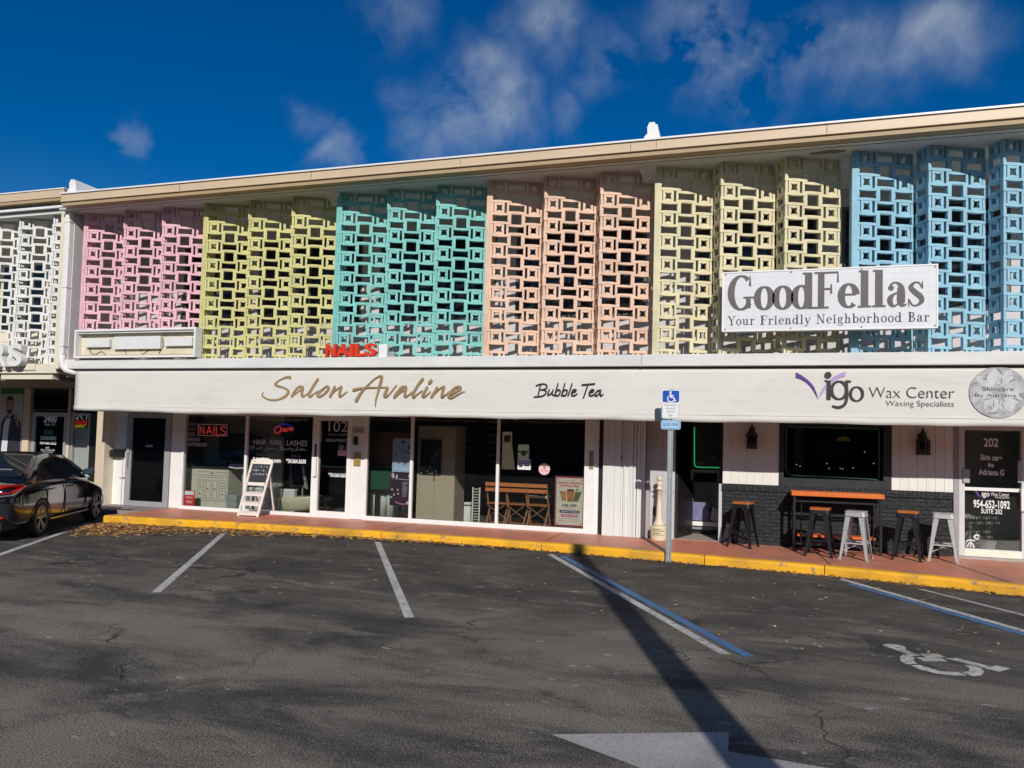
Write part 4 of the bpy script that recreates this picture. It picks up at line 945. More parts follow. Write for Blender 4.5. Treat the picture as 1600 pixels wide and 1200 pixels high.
for ch, px0, px1 in (('N',510.5,526.5),('A',527.5,545.5),('I',547.5,553.5),('L',556,570),('S',571,588.5)):
    a = onY(px0, 557, -1.56).x; b = onY(px1, 557, -1.56).x
    o = text(ch, a, b, 3.43, 3.672, -1.62, mat('sign_red', (.72,.045,.012), .4, .04, 4), nl, 'letter', .035, .09)
MB().box(-6.62,-6.45,-1.56,-1.50,3.416,3.66).build('raceway', M_FRAME, nl); MB().box(-6.44,-6.30,-1.55,-1.46,3.416,3.50).build('transformer_box', M_GREYF, nl)
bx = thing('empty_sign_cabinet', 'empty white sign cabinet with open front below the pink screen', 'sign', (-12.3,-1.75,3.416))
x0, x1, z0, z1, yb = -13.88, -10.72, 3.44, 4.055, -1.68
g = MB(); t_ = .045
g.box(x0,x0+t_,yb,yb+.20,z0,z1); g.box(x1-t_,x1,yb,yb+.20,z0,z1); g.box(x0+t_,x1-t_,yb+.002,yb+.20,z1-t_,z1); g.box(x0+t_,x1-t_,yb+.002,yb+.20,z0,z0+t_)
g.build('cabinet_frame', M_FRAME, bx)
MB().box(x0+t_,x1-t_,yb+.165,yb+.195,z0+t_,z1-t_).build('back_panel', mat('cabinet_cream', (.62,.57,.44), .6, .14, 2.5), bx)
MB().box(x0+t_,x1-t_,yb+.04,yb+.06,z1-.085,z1-.07).build('rail', M_FRAME, bx)
MB().box(x0+t_+.002,x1-t_-.002,yb+.015,yb+.164,z0+t_,z0+t_+.02).build('bottom_lip', mat('rusty_tan', (.50,.34,.18), .7, .2, 6), bx)
for a, b, za, zb in ((x0+.22,x0+.86,z0+.24,z0+.42),(x0+.98,x0+2.2,z0+.19,z0+.46),(x0+2.32,x0+3.0,z0+.24,z0+.42)):
    MB().box(a,b,yb+.085,yb+.16,za,zb).build('ballast_cover', mat('ballast_white', (.70,.71,.70), .45, .05), bx, bevel=.006)
g = MB()
for q in ([(x0+.28,.24),(x0+.3,.14),(x0+.42,.08),(x0+.6,.16),(x0+.72,.09)],[(x0+1.2,.20),(x0+1.28,.08)],[(x0+2.2,.42),(x0+2.24,.26),(x0+2.12,.10)],[(x0+1.6,.2),(x0+1.7,.08),(x0+1.9,.2)]):
    g.tube([(a, yb+.15, z0+b) for a, b in q], .006, 5)
g.build('wires', M_BLACK, bx)
rs = thing('channel_letters', 'large white RS channel letters on the neighbouring ledge', 'sign', (-16,-1.6,3.3))
for ch, px0, px1 in (('E',-24,-5),('R',-2,17),('S',19,41)):
    a = onY(px0,560,-1.6).x; b = onY(px1,560,-1.6).x
    text(ch, a, b, onY(20,573,-1.6).z, onY(20,538,-1.6).z, -1.72, mat('letter_white', (.72,.72,.70), .5, .04), rs, 'letter', .03, .16)
MB().box(-17,-15.1,-1.55,-1.515,3.2,3.34).build('raceway', M_CREAM, rs)
# ------------------------------------------------------------------ parking sign on its channel post
ps = thing('parking_sign', 'disabled parking sign with 250 dollar fine plate on a galvanised channel post', 'sign', (-1.12,-1.98,0))
M_GALV = mat('galvanised', (.40,.43,.45), .5, .12, 12, metal=.55)
px_, py_ = -1.115, -1.98
def chan(z0, z1):
    pr = [(-.042,.0),(-.026,.0),(-.018,.026),(.018,.026),(.026,.0),(.042,.0),(.042,-.004),(.022,-.004),(.014,.021),(-.014,.021),(-.022,-.004),(-.042,-.004)]
    return MB().prism([(px_+a, py_+b, z0) for a, b in pr], (0,0,z1-z0))
chan(-.05, 2.80).build('post', M_GALV, ps)
g = MB()
for i in range(92): g.disc((px_-.034, .1+i*.0254), .0042, py_-.0052, py_-.0042, 6); g.disc((px_+.034, .1+i*.0254), .0042, py_-.0052, py_-.0042, 6)
g.build('post_holes', M_BLACK, ps)
def rrect(x0, x1, z0, z1, r, y):
    o = []
    for cx, cz, a0 in ((x1-r,z0+r,-90),(x1-r,z1-r,0),(x0+r,z1-r,90),(x0+r,z0+r,180)):
        for i in range(6): a = R(a0+18*i); o.append((cx+r*math.cos(a), y, cz+r*math.sin(a)))
    return o
M_SW = mat('sign_reflective_white', (.76,.78,.78), .35, .04, 6); M_SBL = mat('sign_blue', (.012,.075,.44), .35, .04, 6); M_STX = mat('sign_text', (.035,.045,.06), .5, 0)
yp = py_-.012
X0, X1, Z0, Z1 = -1.262, -.972, 2.315, 2.785
pl = MB().prism(rrect(X0,X1,Z0,Z1,.035,yp), (0,.003,0)).build('sign_plate', M_SW, ps)
MB().prism(rrect(X0+.012,X1-.012,Z0+.27,Z1-.012,.025,yp-.0012), (0,.001,0)).build('blue_field', M_SBL, pl)
g = MB(); a = rrect(X0+.009,X1-.009,Z0+.009,Z0+.262,.025,yp-.0006); g.prism(a, (0,.0004,0)); g.build('border', M_STX, pl)
MB().prism(rrect(X0+.014,X1-.014,Z0+.014,Z0+.258,.021,yp-.0012), (0,.0004,0)).build('white_field', M_SW, pl)
ik = Ink(lambda x, y: (X0+.09+(x-570)/350*.29*.98, Z1-.005-(y-130)/570*.47), yp-.0015, .0002)
ik.dot(628,172,22); ik.stroke([(628,190,34),(636,230,34),(640,268,34)]); ik.stroke([(640,238,20),(690,238,20)], False); ik.stroke([(650,272,24),(692,280,24),(712,335,26),(735,330,22)], True)
ik.stroke([(612,238,14),(580,270,20),(580,320,22),(615,358,22),(660,360,22),(694,330,18)])
ik.done('wheelchair_symbol', M_SW, pl)
for i, (s_, wd) in enumerate((('PARKING BY',.20),('DISABLED',.155),('PERMIT',.12),('ONLY',.085))):
    z = Z0+.205-i*.052; text(s_, (X0+X1)/2-wd/2, (X0+X1)/2+wd/2, z, z+.026, yp-.0018, M_STX, pl, bold=.0)
X0, X1, Z0, Z1 = -1.268, -.955, 2.142, 2.292
p2 = MB().prism(rrect(X0,X1,Z0,Z1,.03,yp), (0,.003,0)).build('fine_plate', mat('sign_pale_blue', (.36,.58,.82), .35, .04, 6), ps)
MB().prism(rrect(X0+.012,X1-.012,Z0+.012,Z1-.012,.024,yp-.0006), (0,.0004,0)).build('border', M_STX, p2)
MB().prism(rrect(X0+.018,X1-.018,Z0+.018,Z1-.018,.02,yp-.0012), (0,.0004,0)).build('field', mat('sign_pale_blue', (.36,.58,.82)), p2)
text('$250 FINE', X0+.035, X1-.035, Z0+.045, Z1-.045, yp-.0018, mat('sign_text_blue', (.04,.09,.18), .5, 0), p2, bold=.01)
g = MB()
for z in (2.72,2.36,2.26,2.17): g.disc((px_, z), .009, yp-.006, yp-.001, 10)
g.build('bolts', M_GALV, ps)
# ------------------------------------------------------------------ outdoor ash receptacle
br = thing('ash_receptacle', 'cream ash receptacle with slim turned neck on a drum base by the bar entrance', 'ashtray', (-1.45,-.26,.14))
M_ASH = mat('ash_cream', (.66,.56,.38), .55, .06, 4)
MB().lathe([(.155,0),(.158,.02),(.157,.235),(.15,.26),(.06,.275)], (-1.45,-.26,.14), 28).build('drum_base', M_ASH, br, smooth=True, bevel=.004)
MB().lathe([(.12,.27),(.10,.30),(.07,.36),(.055,.45),(.045,.70),(.038,.92),(.055,.925),(.06,.94),(.05,.955),(.038,.96),(.042,1.0),(.056,1.02),(.056,1.045),(.035,1.06),(.03,1.075)], (-1.45,-.26,.14), 20).build('neck', mat('ash_cream_light', (.70,.60,.46), .55, .06, 4), br, smooth=True)
MB().lathe([(.02,1.075),(.045,1.09),(.052,1.12),(.045,1.15),(.02,1.168)], (-1.45,-.26,.14), 18).build('cap_ball', mat('ash_cream_light', (.70,.60,.46)), br, smooth=True)
g = MB()
for z, l in ((.34,.16),(.31,.22),(.27,.14),(.24,.2)): 
    n_ = 8; a0, a1 = R(-125), R(-125)+l/.16
    g.add([(-1.45+.1595*math.cos(a0+(a1-a0)*i/n_), -.26+.1595*math.sin(a0+(a1-a0)*i/n_), z-.14+.14+dz) for dz in (0,.012) for i in range(n_+1)], [(i,i+1,n_+2+i,n_+1+i) for i in range(n_)])
g.build('label_print', mat('print_brown', (.16,.12,.07), .7, .3, 60), br)
# ------------------------------------------------------------------ bar stools and bar table
def stool(name, label, body, seatM, group):
    t = thing(name, label, 'bar stool', (0,0,0), 0, group)
    h = .76
    for sx in (-1, 1):
        for sy in (-1, 1):
            g = MB(); top = Vector((sx*.135, sy*.135, h-.035)); bot = Vector((sx*.215, sy*.215, 0))
            # folded sheet leg: two tapering flanges meeting at the corner
            for ax in (0, 1):
                e = Vector((-sx,0,0)) if ax == 0 else Vector((0,-sy,0)); nrm = Vector((0,-sy,0)) if ax == 0 else Vector((-sx,0,0))
                A, B = top+e*.085, bot+e*.034
                g.hull8([bot, B, B+nrm*.004, bot+nrm*.004], [top, A, A+nrm*.004, top+nrm*.004])
            g.box(bot.x-.016-.004*sx, bot.x+.016-.004*sx, bot.y-.016-.004*sy, bot.y+.016-.004*sy, -.001, .022)
            g.build('leg', body, t, True)
    g = MB(); z = .26; q = .135+(.215-.135)*(1-z/(h-.035))-.012
    for a, b in (((-q,-q),(q,-q)),((q,-q),(q,q)),((q,q),(-q,q)),((-q,q),(-q,-q))): g.bar((*a,z), (*b,z), .018, .022)
    g.build('foot_rail', body, t, True)
    g = MB(); q2 = .185
    g.bar((-q2,-q2,.13),(q2,q2,.30),.012,.012); g.bar((-q2,q2,.30),(q2,-q2,.13),.012,.012); g.build('cross_brace', body, t, True)
    g = MB()
    rr = lambda s_, r, z_: [(cx*(s_-r)+r*math.cos(R(a0+22.5*i)), cy*(s_-r)+r*math.sin(R(a0+22.5*i)), z_) for cx, cy, a0 in ((1,-1,-90),(1,1,0),(-1,1,90),(-1,-1,180)) for i in range(5)]
    p0, p1 = rr(.158,.04,h-.075), rr(.150,.04,h-.012)
    n_ = len(p0); g.add(p0+p1, [(i,(i+1)%n_,n_+(i+1)%n_,n_+i) for i in range(n_)]+[tuple(range(n_,2*n_))]); g.build('apron', body, t, True)
    g = MB(); p0, p1 = rr(.156,.045,h-.011), rr(.156,.045,h+(.024 if seatM is not body else .006))
    g.add(p0+p1, [(i,(i+1)%n_,n_+(i+1)%n_,n_+i) for i in range(n_)]+[tuple(range(n_)), tuple(range(n_,2*n_))]); g.build('seat', seatM, t, True, bevel=.006)
    if seatM is body: MB().lathe([(.02,0),(.019,.002)], (0,0,h+.0062), 12).build('seat_hole', M_BLACK, t, True)
    return t
M_STB = mat('stool_black', (.018,.018,.02), .38, .15, 9, metal=.3); M_STS = mat('stool_silver', (.50,.50,.49), .42, .08, 7, metal=.35)
M_ORW = mat('orange_wood', (.42,.12,.03), .4, .25, 5, stretch=(1,14,1)); M_ORT = mat('orange_top', (.66,.15,.022), .4, .12, 4, stretch=(2,10,1))
grp = 'metal bar stools on the sidewalk outside the bar'
s1 = stool('bar_stool', 'black bar stool with orange seat standing alone by the bar entrance', M_STB, M_ORW, grp)
s1.location = (.03,-.48,.14); s1.rotation_euler.z = R(-20)
s2 = copy_tree(s1); s2.location = (1.24,-1.02,.14); s2.rotation_euler.z = R(-12); s2['label'] = 'black bar stool with orange seat in front of the left half of the bar table'
s4 = copy_tree(s1); s4.location = (2.58,-.80,.14); s4.rotation_euler.z = R(-16); s4['label'] = 'black bar stool with orange seat right of the bar table, next to a silver one'
s3 = stool('bar_stool', 'bare silver bar stool in front of the right half of the bar table', M_STS, M_STS, grp); s3.location = (1.77,-1.13,.14); s3.rotation_euler.z = R(-18)
s5 = copy_tree(s3); s5.location = (3.13,-.64,.14); s5.rotation_euler.z = R(-14); s5['label'] = 'bare silver bar stool at the right end beside the door 202'
tb = thing('bar_table', 'black framed bar table with orange slatted top and orange foot shelf', 'bar table', (1.55,-.38,.14))
x0, x1, y0, y1, zt = .82, 2.27, -.62, -.16, 1.155
g = MB()
for i in range(4): a = y0+(y1-y0)*i/4; g.box(x0, x1, a, a+(y1-y0)/4-.006, zt-.075, zt)
g.build('table_top', M_ORT, tb, bevel=.006)
for x in (x0+.05, x1-.05):
    for y in (y0+.05, y1-.05): MB().box(x-.02, x+.02, y-.02, y+.02, .14, zt-.076).build('leg', M_STB, tb)
g = MB()
for y in (y0+.05, y1-.05):
    g.box(x0+.071, x1-.071, y-.014, y+.014, zt-.18, zt-.15); g.box(x0+.071, x1-.071, y-.014, y+.014, .25, .28)
for x in (x0+.05, x1-.05):
    g.box(x-.014, x+.014, y0+.071, y1-.071, zt-.18, zt-.15); g.box(x-.014, x+.014, y0+.071, y1-.071, .25, .28); g.box(x-.014, x+.014, y0+.071, y1-.071, .36, .385)
for x in (x0+.16, x1-.16): g.tube([(x,y0+.05,.28),(x,y0+.05,zt-.18)], .009, 6)
for z in (.72,.86): g.box(x0+.071, x1-.071, y1-.06, y1-.04, z, z+.025)
g.build('frame_rails', M_STB, tb)
g = MB()
for i in range(3): a = y0+.09+i*.1; g.box(x0+.10, x1-.12, a, a+.085, .386, .42)
g.build('foot_shelf', mat('orange_shelf', (.72,.13,.03), .4, .1, 5), tb)
# ------------------------------------------------------------------ wall lanterns
def lantern(label):
    t = thing('wall_lantern', label, 'lantern', (0,0,0), 0, 'black wall lanterns on the white boards')
    M = mat('lantern_bronze', (.020,.017,.015), .45, .2, 12)
    MB().box(-.055,.055,-.02,.0,.10,.36).build('wall_plate', M, t, True)
    MB().tube([(0,-.02,.36),(0,-.06,.44),(0,-.13,.46),(0,-.15,.41)], .011, 6).build('arm', M, t, True)
    g = MB(); g.lathe([(.02,.40),(.045,.385),(.05,.31),(.06,.30),(.115,.235),(.12,.225)], (0,-.15,0), 4); g.build('roof', M, t, True)
    MB().lathe([(.012,.40),(.02,.415),(.008,.44)], (0,-.15,0), 8).build('finial', M, t, True)
    g = MB()
    for sx in (-1,1):
        for sy in (-1,1): g.box(sx*.082-.008,sx*.082+.008,-.15+sy*.082-.008,-.15+sy*.082+.008,.015,.228)
        g.box(sx*.03-.004,sx*.03+.004,-.236,-.229,.02,.225)
    g.box(-.1,.1,-.25,-.05,.0,.015); g.build('cage', M, t, True)
    MB().box(-.076,.076,-.226,-.074,.016,.22).build('glass', glass('lantern_glass', (.5,.48,.44)), t, True)
    MB().lathe([(.018,.02),(.02,.12),(.01,.15)], (0,-.15,0), 8).build('candle', mat('candle_cream', (.20,.18,.14)), t, True)
    return t
la = lantern('black wall lantern between the bar entrance and the bar window'); la.location = (.165,-.036,1.86)
lb = copy_tree(la); lb.location = (2.93,-.036,1.83); lb['label'] = 'black wall lantern between the bar window and door 202'
# ------------------------------------------------------------------ folding chalkboard stand
af = thing('chalkboard_stand', 'white stepladder style chalkboard stand outside the salon window', 'chalkboard', (-10.0,-.45,.14))
M_CH = mat('chalk_white', (.74,.68,.62), .6, .08, 9)
BL, BR = Vector((-10.28,-.66,.14)), Vector((-9.80,-.66,.14)); TL, TR = Vector((-10.23,-.30,1.33)), Vector((-9.72,-.30,1.33))
lerp = lambda a, b, t_: a+(b-a)*t_
for a, b in ((BL,TL),(BR,TR)): MB().bar(a, b, .045, .03, up=(0,1,0)).build('stile', M_CH, af)
for a, b in ((Vector((-10.2,.0,.14)),lerp(BL,TL,.72)),(Vector((-9.86,.0,.14)),lerp(BR,TR,.72))): MB().bar(a+Vector((.02,0,0)), b+Vector((0,.04,0)), .035, .022, up=(0,1,0)).build('rear_leg', M_CH, af)
for t_ in (.07,.24,.41):
    p, q = lerp(BL,TL,t_), lerp(BR,TR,t_)
    MB().box(p.x+.01, q.x-.01, p.y-.03, p.y+.15, p.z, p.z+.022).build('step', M_CH, af); MB().box(p.x+.02, q.x-.02, p.y-.02, p.y-.0, p.z-.06, p.z-.001).build('step_front', M_CH, af)
def onb(u, v, off=0):           # point on the leaning board plane
    p = lerp(lerp(BL,BR,u), lerp(TL,TR,u), v); nrm = Vector((0,-.957,.29)); return p+nrm*off
cb = MB().hull8([onb(.08,.60,.0),onb(.92,.60,.0),onb(.92,.60,-.012),onb(.08,.60,-.012)], [onb(.08,.93,.0),onb(.92,.93,.0),onb(.92,.93,-.012),onb(.08,.93,-.012)]).build('chalkboard', mat('slate', (.026,.03,.038), .7, .25, 8), af)
hd = MB(); hd.prism([onb(-.02,.93,.012),onb(1.02,.93,.012),onb(1.0,1.0,.012),onb(.75,1.035,.012),onb(.5,1.045,.012),onb(.25,1.035,.012),onb(.0,1.0,.012)], (0,.022,0)); hd.build('header', M_CH, af)
MB().hull8([onb(.06,.545,.014),onb(.94,.545,.014),onb(.94,.545,-.01),onb(.06,.545,-.01)], [onb(.06,.60,.014),onb(.94,.60,.014),onb(.94,.60,-.01),onb(.06,.60,-.01)]).build('tray', M_CH, af)
g = MB()
for u, v in ((.14,.975),(.02,.575),(.97,.575),(.04,.75)):
    c_ = onb(u,v,.018); g.add([c_+Vector((dx,0,dz)) for dx, dz in ((0,-.02),(.02,.004),(.011,.018),(0,.008),(-.011,.018),(-.02,.004))], [(0,1,2,3,4,5)])
g.build('painted_hearts', mat('heart_red', (.40,.03,.03), .6, 0), af)
cr = random.Random(9); g = MB()
for row, (v, u0, u1) in enumerate(((.88,.2,.86),(.815,.14,.84),(.75,.2,.8))):
    u = u0
    while u < u1:
        pts = [onb(u+i*.022, v+cr.uniform(-.017,.02), .003) for i in range(cr.randint(3,6))]
        for a, b in zip(pts, pts[1:]): g.bar(a, b, .008, .001)
        u += .022*len(pts)+.03
g.build('chalk_writing', mat('chalk', (.75,.78,.80), .9, 0), af)
# ------------------------------------------------------------------ mailbox by the first door
mx_ = thing('mailbox', 'black wall mailbox left of the first door', 'mailbox', (-14.16,-.1,1.28))
MB().box(-14.34,-13.99,-.14,-.001,1.27,1.40).build('box', M_BLACK, mx_, bevel=.01); MB().hull8([(-14.35,-.155,1.40),(-13.98,-.155,1.40),(-13.98,-.0,1.40),(-14.35,-.0,1.40)], [(-14.35,-.10,1.435),(-13.98,-.10,1.435),(-13.98,-.0,1.46),(-14.35,-.0,1.46)]).build('lid', M_BLACK, mx_)
cdt = thing('wall_conduit', 'thin white conduit pipe below the mailbox', 'pipe', (-14.05,-.02,.14))
MB().tube([(-14.04,-.03,.15),(-14.04,-.03,1.26)], .016, 8).build('pipe', M_WHITE, cdt); MB().box(-14.1,-13.98,-.045,-.001,.78,.80).build('clip', M_GREYF, cdt)
# ------------------------------------------------------------------ neon signs behind the glass
def neon(name, label, strokes, fn, M, Yz, r=.008, cat='neon sign'):
    t = thing(name, label, cat, tuple(Vector((fn(*strokes[0][0][1][0])[0], Yz, fn(*strokes[0][0][1][0])[1]))))
    return t
M_RED = emis('neon_red', (1.0,.07,.06), .55); M_GRN = emis('neon_green', (.05,.75,.25), .38); M_GRN2 = emis('neon_green_dim', (.10,.32,.16), .03)
def tubes(fn, Yz, lines, r, M, name, par, sm=True):
    g = MB()
    for L in lines:
        p = catmull([(x,y,0) for x,y in L], 5) if sm and len(L) > 2 else [(x,y,0) for x,y in L]
        g.tube([(fn(q[0],q[1])[0], Yz, fn(q[0],q[1])[1]) for q in p], r, 6)
    return g.build(name, M, par)
Yn = .14; fn = crop_map(280,640,7.5,Yn)
c_ = fn(390,240); nn = thing('nails_neon', 'red NAILS neon sign in the salon window', 'neon sign', (c_[0], Yn, c_[1]))
tubes(fn, Yn, [[(245,285),(245,200),(290,285),(290,195)],[(322,285),(352,195),(380,285)],[(336,258),(368,258)],[(408,195),(408,292)],[(435,195),(435,298),(472,298)]], .008, M_RED, 'letter_tube', nn, False)
tubes(fn, Yn, [[(540,215),(515,198),(490,215),(500,240),(530,255),(540,280),(515,302),(485,285)]], .008, M_RED, 'letter_tube', nn)
tubes(fn, Yn, [[(222,172),(560,178),(560,308),(222,302),(222,172)]], .006, emis('neon_pink', (.60,.25,.26), .35), 'border_tube', nn, False)
a = fn(205,160); b = fn(575,315); MB().box(a[0], b[0], Yn+.02, Yn+.03, b[1], a[1]).build('backing', M_BLACK, nn)
fn = crop_map(385,640,12,Yn); c_ = fn(700,370)
on = thing('open_neon', 'red script Open neon sign over blue glow in the salon window', 'neon sign', (c_[0], Yn, c_[1]))
tubes(fn, Yn, [[(620,310),(570,320),(530,370),(535,425),(580,440),(630,400),(650,350),(620,310)],[(660,350),(640,410),(620,460)],[(655,370),(690,345),(700,380),(660,410)],[(700,400),(745,375),(740,355),(715,375),(715,410),(755,400)],[(775,350),(765,415)],[(775,375),(815,340),(810,400)],[(820,375),(860,340),(850,400),(880,335)]], .0075, M_RED, 'script_tube', on)
tubes(fn, Yn+.03, [[(700+150*math.cos(a*.35), 380+110*math.sin(a*.35)) for a in range(10,18)]], .02, emis('neon_blue', (.03,.05,.55), .22), 'blue_tube', on)
a = fn(560,250); b = fn(880,540); MB().prism([(a[0]+(b[0]-a[0])*(.5+.5*math.cos(i*.3142)), Yn+.05, (a[1]+b[1])/2+(a[1]-b[1])*.5*math.sin(i*.3142)) for i in range(20)], (0,.01,0)).build('backing', mat('neon_backing', (.008,.012,.05), .5, .2), on)
# OPEN neon of the cleaners
Yl = 1.28; fn = crop_map(0,530,3.75,Yl); c_ = fn(463,500)
cn = thing('cleaners_neon', 'red yellow and green neon sign in the cleaners sidelight', 'neon sign', (c_[0], Yl, c_[1]))
MB().box(fn(402,0)[0], fn(520,0)[0], Yl+.03, Yl+.04, fn(0,570)[1], fn(0,425)[1]).build('backing', M_BLACK, cn)
tubes(fn, Yl, [[(428,470),(425,445),(455,470)],[(450,470),(465,440),(485,470)],[(470,445),(512,440),(505,472)],[(440,445),(510,442)]], .006, emis('neon_white', (.7,.7,.7), .5), 'white_tube', cn, False)
tubes(fn, Yl, [[(415,480),(512,480)],[(412,490),(510,492)],[(420,485),(430,500),(450,480),(470,500),(490,480),(505,500)]], .014, emis('neon_red2', (.75,.03,.02), .35), 'red_tube', cn, False)
tubes(fn, Yl, [[(432,505),(505,503)],[(435,512),(490,512)]], .012, emis('neon_amber', (.8,.35,.02), .5), 'amber_tube', cn, False)
tubes(fn, Yl, [[(418,520),(508,518)],[(415,535),(440,525),(470,545),(505,525)],[(430,550),(470,555),(500,540)]], .011, emis('neon_green2', (.05,.42,.10), .35), 'green_tube', cn, False)
# green outlines in the bar
gn = thing('window_neon', 'dim green neon outline round the large bar window', 'neon sign', (1.5,.03,1.8))
tubes(lambda x, y: (x, y), .03, [[(.755,2.27),(.755,1.52),(.80,1.425),(.90,1.405),(1.4,1.40),(1.9,1.395),(2.2,1.385),(2.27,1.375)]], .011, M_GRN2, 'tube', gn, False)
tubes(lambda x, y: (x, y), .03, [[(2.285,2.27),(2.285,1.40)],[(.77,2.275),(2.28,2.275)]], .009, M_GRN2, 'tube', gn, False)
en = thing('entrance_neon', 'bright green neon corner line inside the bar entrance', 'neon sign', (-.7,.95,1.9))
p_ = lambda x, y: (onY(1000+x/5.714, 650+y/5.714, .95).x, onY(1000+x/5.714, 650+y/5.714, .95).z)
tubes(p_, .95, [[(486,100),(486,300),(486,425),(492,445),(510,456),(560,458),(740,462)]], .011, M_GRN, 'tube', en, False)
# two faint decals beside it
for (x, y, rx, rz, lab) in ((540,418,.085,.05,'oval brown decal low in the bar entrance window'),(640,368,.10,.045,'grey winged decal in the bar entrance window')):
    q = p_(x, y); t_ = thing('window_decal', lab, 'decal', (q[0], .97, q[1])); MB().disc(q, rx, .965, .97, 20, rz).build('disc', mat('decal_%d' % x, (.07,.045,.03) if x == 540 else (.05,.05,.05), .5, .5, 25), t_)
# bar sign glimpsed inside and a sun cut-out
q0 = onY(1268,690,.5); q1 = onY(1331,716,.5)
t_ = thing('bar_mirror', 'dim grey framed panel inside the bar window', 'panel', (q0.x, .5, q1.z)); MB().box(q0.x, q1.x, .5, .53, q1.z, q0.z).build('panel', mat('dim_panel', (.10,.09,.10), .6, .3, 4), t_); MB().disc(((q0.x+q1.x)/2, (q0.z+q1.z)/2), .07, .49, .499).build('emblem', M_BLACK, t_)
q = onY(1318,689,.45); t_ = thing('sun_cutout', 'yellow half sun cut-out inside the bar window', 'decoration', (q.x, .45, q.z))
MB().prism([(q.x+(.13 if i % 2 else .095)*math.cos(math.pi*i/18), .45, q.z+(.10 if i % 2 else .07)*math.sin(math.pi*i/18)) for i in range(19)], (0,.01,0)).build('sun', mat('sun_yellow_glow', (.55,.42,.03), .5, .05, emit=(.5,.38,.02), es=.10), t_)  # faint emission in the material makes the cut-out glow
# small string of lights inside the bar
ls = thing('string_lights', 'small white fairy lights glimpsed inside the dark bar window', 'string lights', (1.5,.6,1.6))
g = MB()
for px, py in ((1244.5,726),(1250,728),(1292,724),(1313,732),(1317,732.5),(1365,724),(1295.5,732),(1333,731),(1351,706)): q = onY(px, py, .6); g.lathe([(.001,-.012),(.012,0),(.001,.012)], (q.x,.6,q.z), 6)
g.build('bulbs', emis('bulb_white', (1,.95,.85), 1.0), ls)
MB().tube([(onY(px,py,.61).x,.61,onY(px,py,.61).z) for px, py in ((1244,722),(1268,728),(1292,722),(1315,731),(1340,728),(1365,722))], .004, 4).build('cord', M_BLACK, ls)
# ------------------------------------------------------------------ salon interior
M_CAB = mat('cabinet_white', (.58,.56,.47), .5, .05, 3); M_CABL = mat('cabinet_line', (.20,.19,.15), .7, .1)
va = thing('vanity_cabinet', 'cream vanity cabinet with doors and drawers inside the left salon window', 'cabinet', (-11.5,.6,.15))
x0, x1, y0, y1 = -12.30, -11.42, .45, 1.0
MB().box(x0-.40,x1,y0,y1,.16,1.06).build('carcass', M_CAB, va)
MB().box(x0-.41,x1+.02,y0-.03,y1,1.061,1.11).build('counter_top', mat('counter_dark', (.03,.03,.032), .3, .2, 8), va)
def panel(xa, xb, za, zb, nm):
    g = MB(); g.box(xa, xb, y0-.02, y0-.001, za, zb); o = g.build(nm, M_CAB, va, bevel=.004)
    g = MB(); w_ = .012
    for q in ((xa+.03,xb-.03,za+.04,za+.04+w_),(xa+.03,xb-.03,zb-.04-w_,zb-.04),(xa+.03,xa+.03+w_,za+.052,zb-.052),(xb-.03-w_,xb-.03,za+.052,zb-.052)): g.box(q[0],q[1],y0-.0215,y0-.0201,q[2],q[3])
    g.build('moulding', M_CABL, o)
    MB().lathe([(.004,0),(.016,.008),(.016,.02),(.005,.026)], ((xa+xb)/2, y0-.04, (za+zb)/2), 10).build('knob', M_BLACK, o)
for xa, xb in ((x0,x0+.25),(x0+.63,x1-.0)):
    panel(xa+.01,xb-.01,.32,.60,'drawer'); panel(xa+.01,xb-.01,.615,.84,'drawer')
panel(x0+.255,x0+.435,.32,.84,'door'); panel(x0+.445,x0+.625,.32,.84,'door'); panel(x0+.01,x1-.01,.86,1.03,'top_drawer')
def simple(name, label, cat, M, fn_):
    t = thing(name, label, cat, (0,0,0)); return t
bn = thing('waste_bin', 'grey ribbed waste bin beside the vanity cabinet', 'bin', (-11.13,.28,.15))
g = MB(); g.hull8([(-11.24,.2,.15),(-11.00,.2,.15),(-11.00,.38,.15),(-11.24,.38,.15)], [(-11.27,.18,.50),(-10.97,.18,.50),(-10.97,.40,.50),(-11.27,.40,.50)]); g.build('body', mat('bin_grey', (.30,.34,.35), .5, .05), bn)
g = MB()
for i in range(9): g.bar((-11.23+i*.026,.198,.17),(-11.255+i*.032,.177,.48),.008,.006)
g.build('ribs', mat('bin_grey_dark', (.22,.25,.26), .5, .05), bn)
lowc = thing('low_cabinet', 'short white cabinet between the waste bin and the chalkboard', 'cabinet', (-10.3,.9,.15))
MB().box(-10.95,-9.75,.62,1.2,.15,.62).build('body', mat('low_white', (.55,.56,.54), .5, .05), lowc); MB().box(-10.96,-9.74,.61,1.21,.62,.66).build('top', M_FRAME, lowc)
MB().box(-10.9,-10.4,.60,.619,.2,.56).build('door', M_FRAME, lowc)
sp = thing('realtor_style_sign', 'small red and white printed sign on the floor of the salon window', 'sign', (-12.2,.08,.22))
sp.name = 'red_floor_sign'
MB().box(-12.295,-12.03,.07,.08,.22,.56).build('board', mat('sign_red2', (.62,.03,.03), .5, .04), sp); MB().box(-12.295,-12.05,.066,.0695,.46,.545).build('white_band', M_FRAME, sp)
text('THANK', -12.27,-12.07,.38,.43,.064,M_WLET,sp); text('YOU', -12.25,-12.09,.27,.33,.064,M_WLET,sp)
fs_ = thing('styling_station', 'dark framed mirror on the grey partition behind the vanity counter', 'mirror', (-11.5,1.1,1.25))
MB().box(-12.2,-11.3,1.10,1.13,1.3,1.85).build('mirror', mat('mirror_dark', (.05,.055,.055), .15, .2, 1.5), fs_); MB().box(-12.25,-11.25,1.131,1.149,1.25,1.9).build('frame', M_BLACK, fs_)
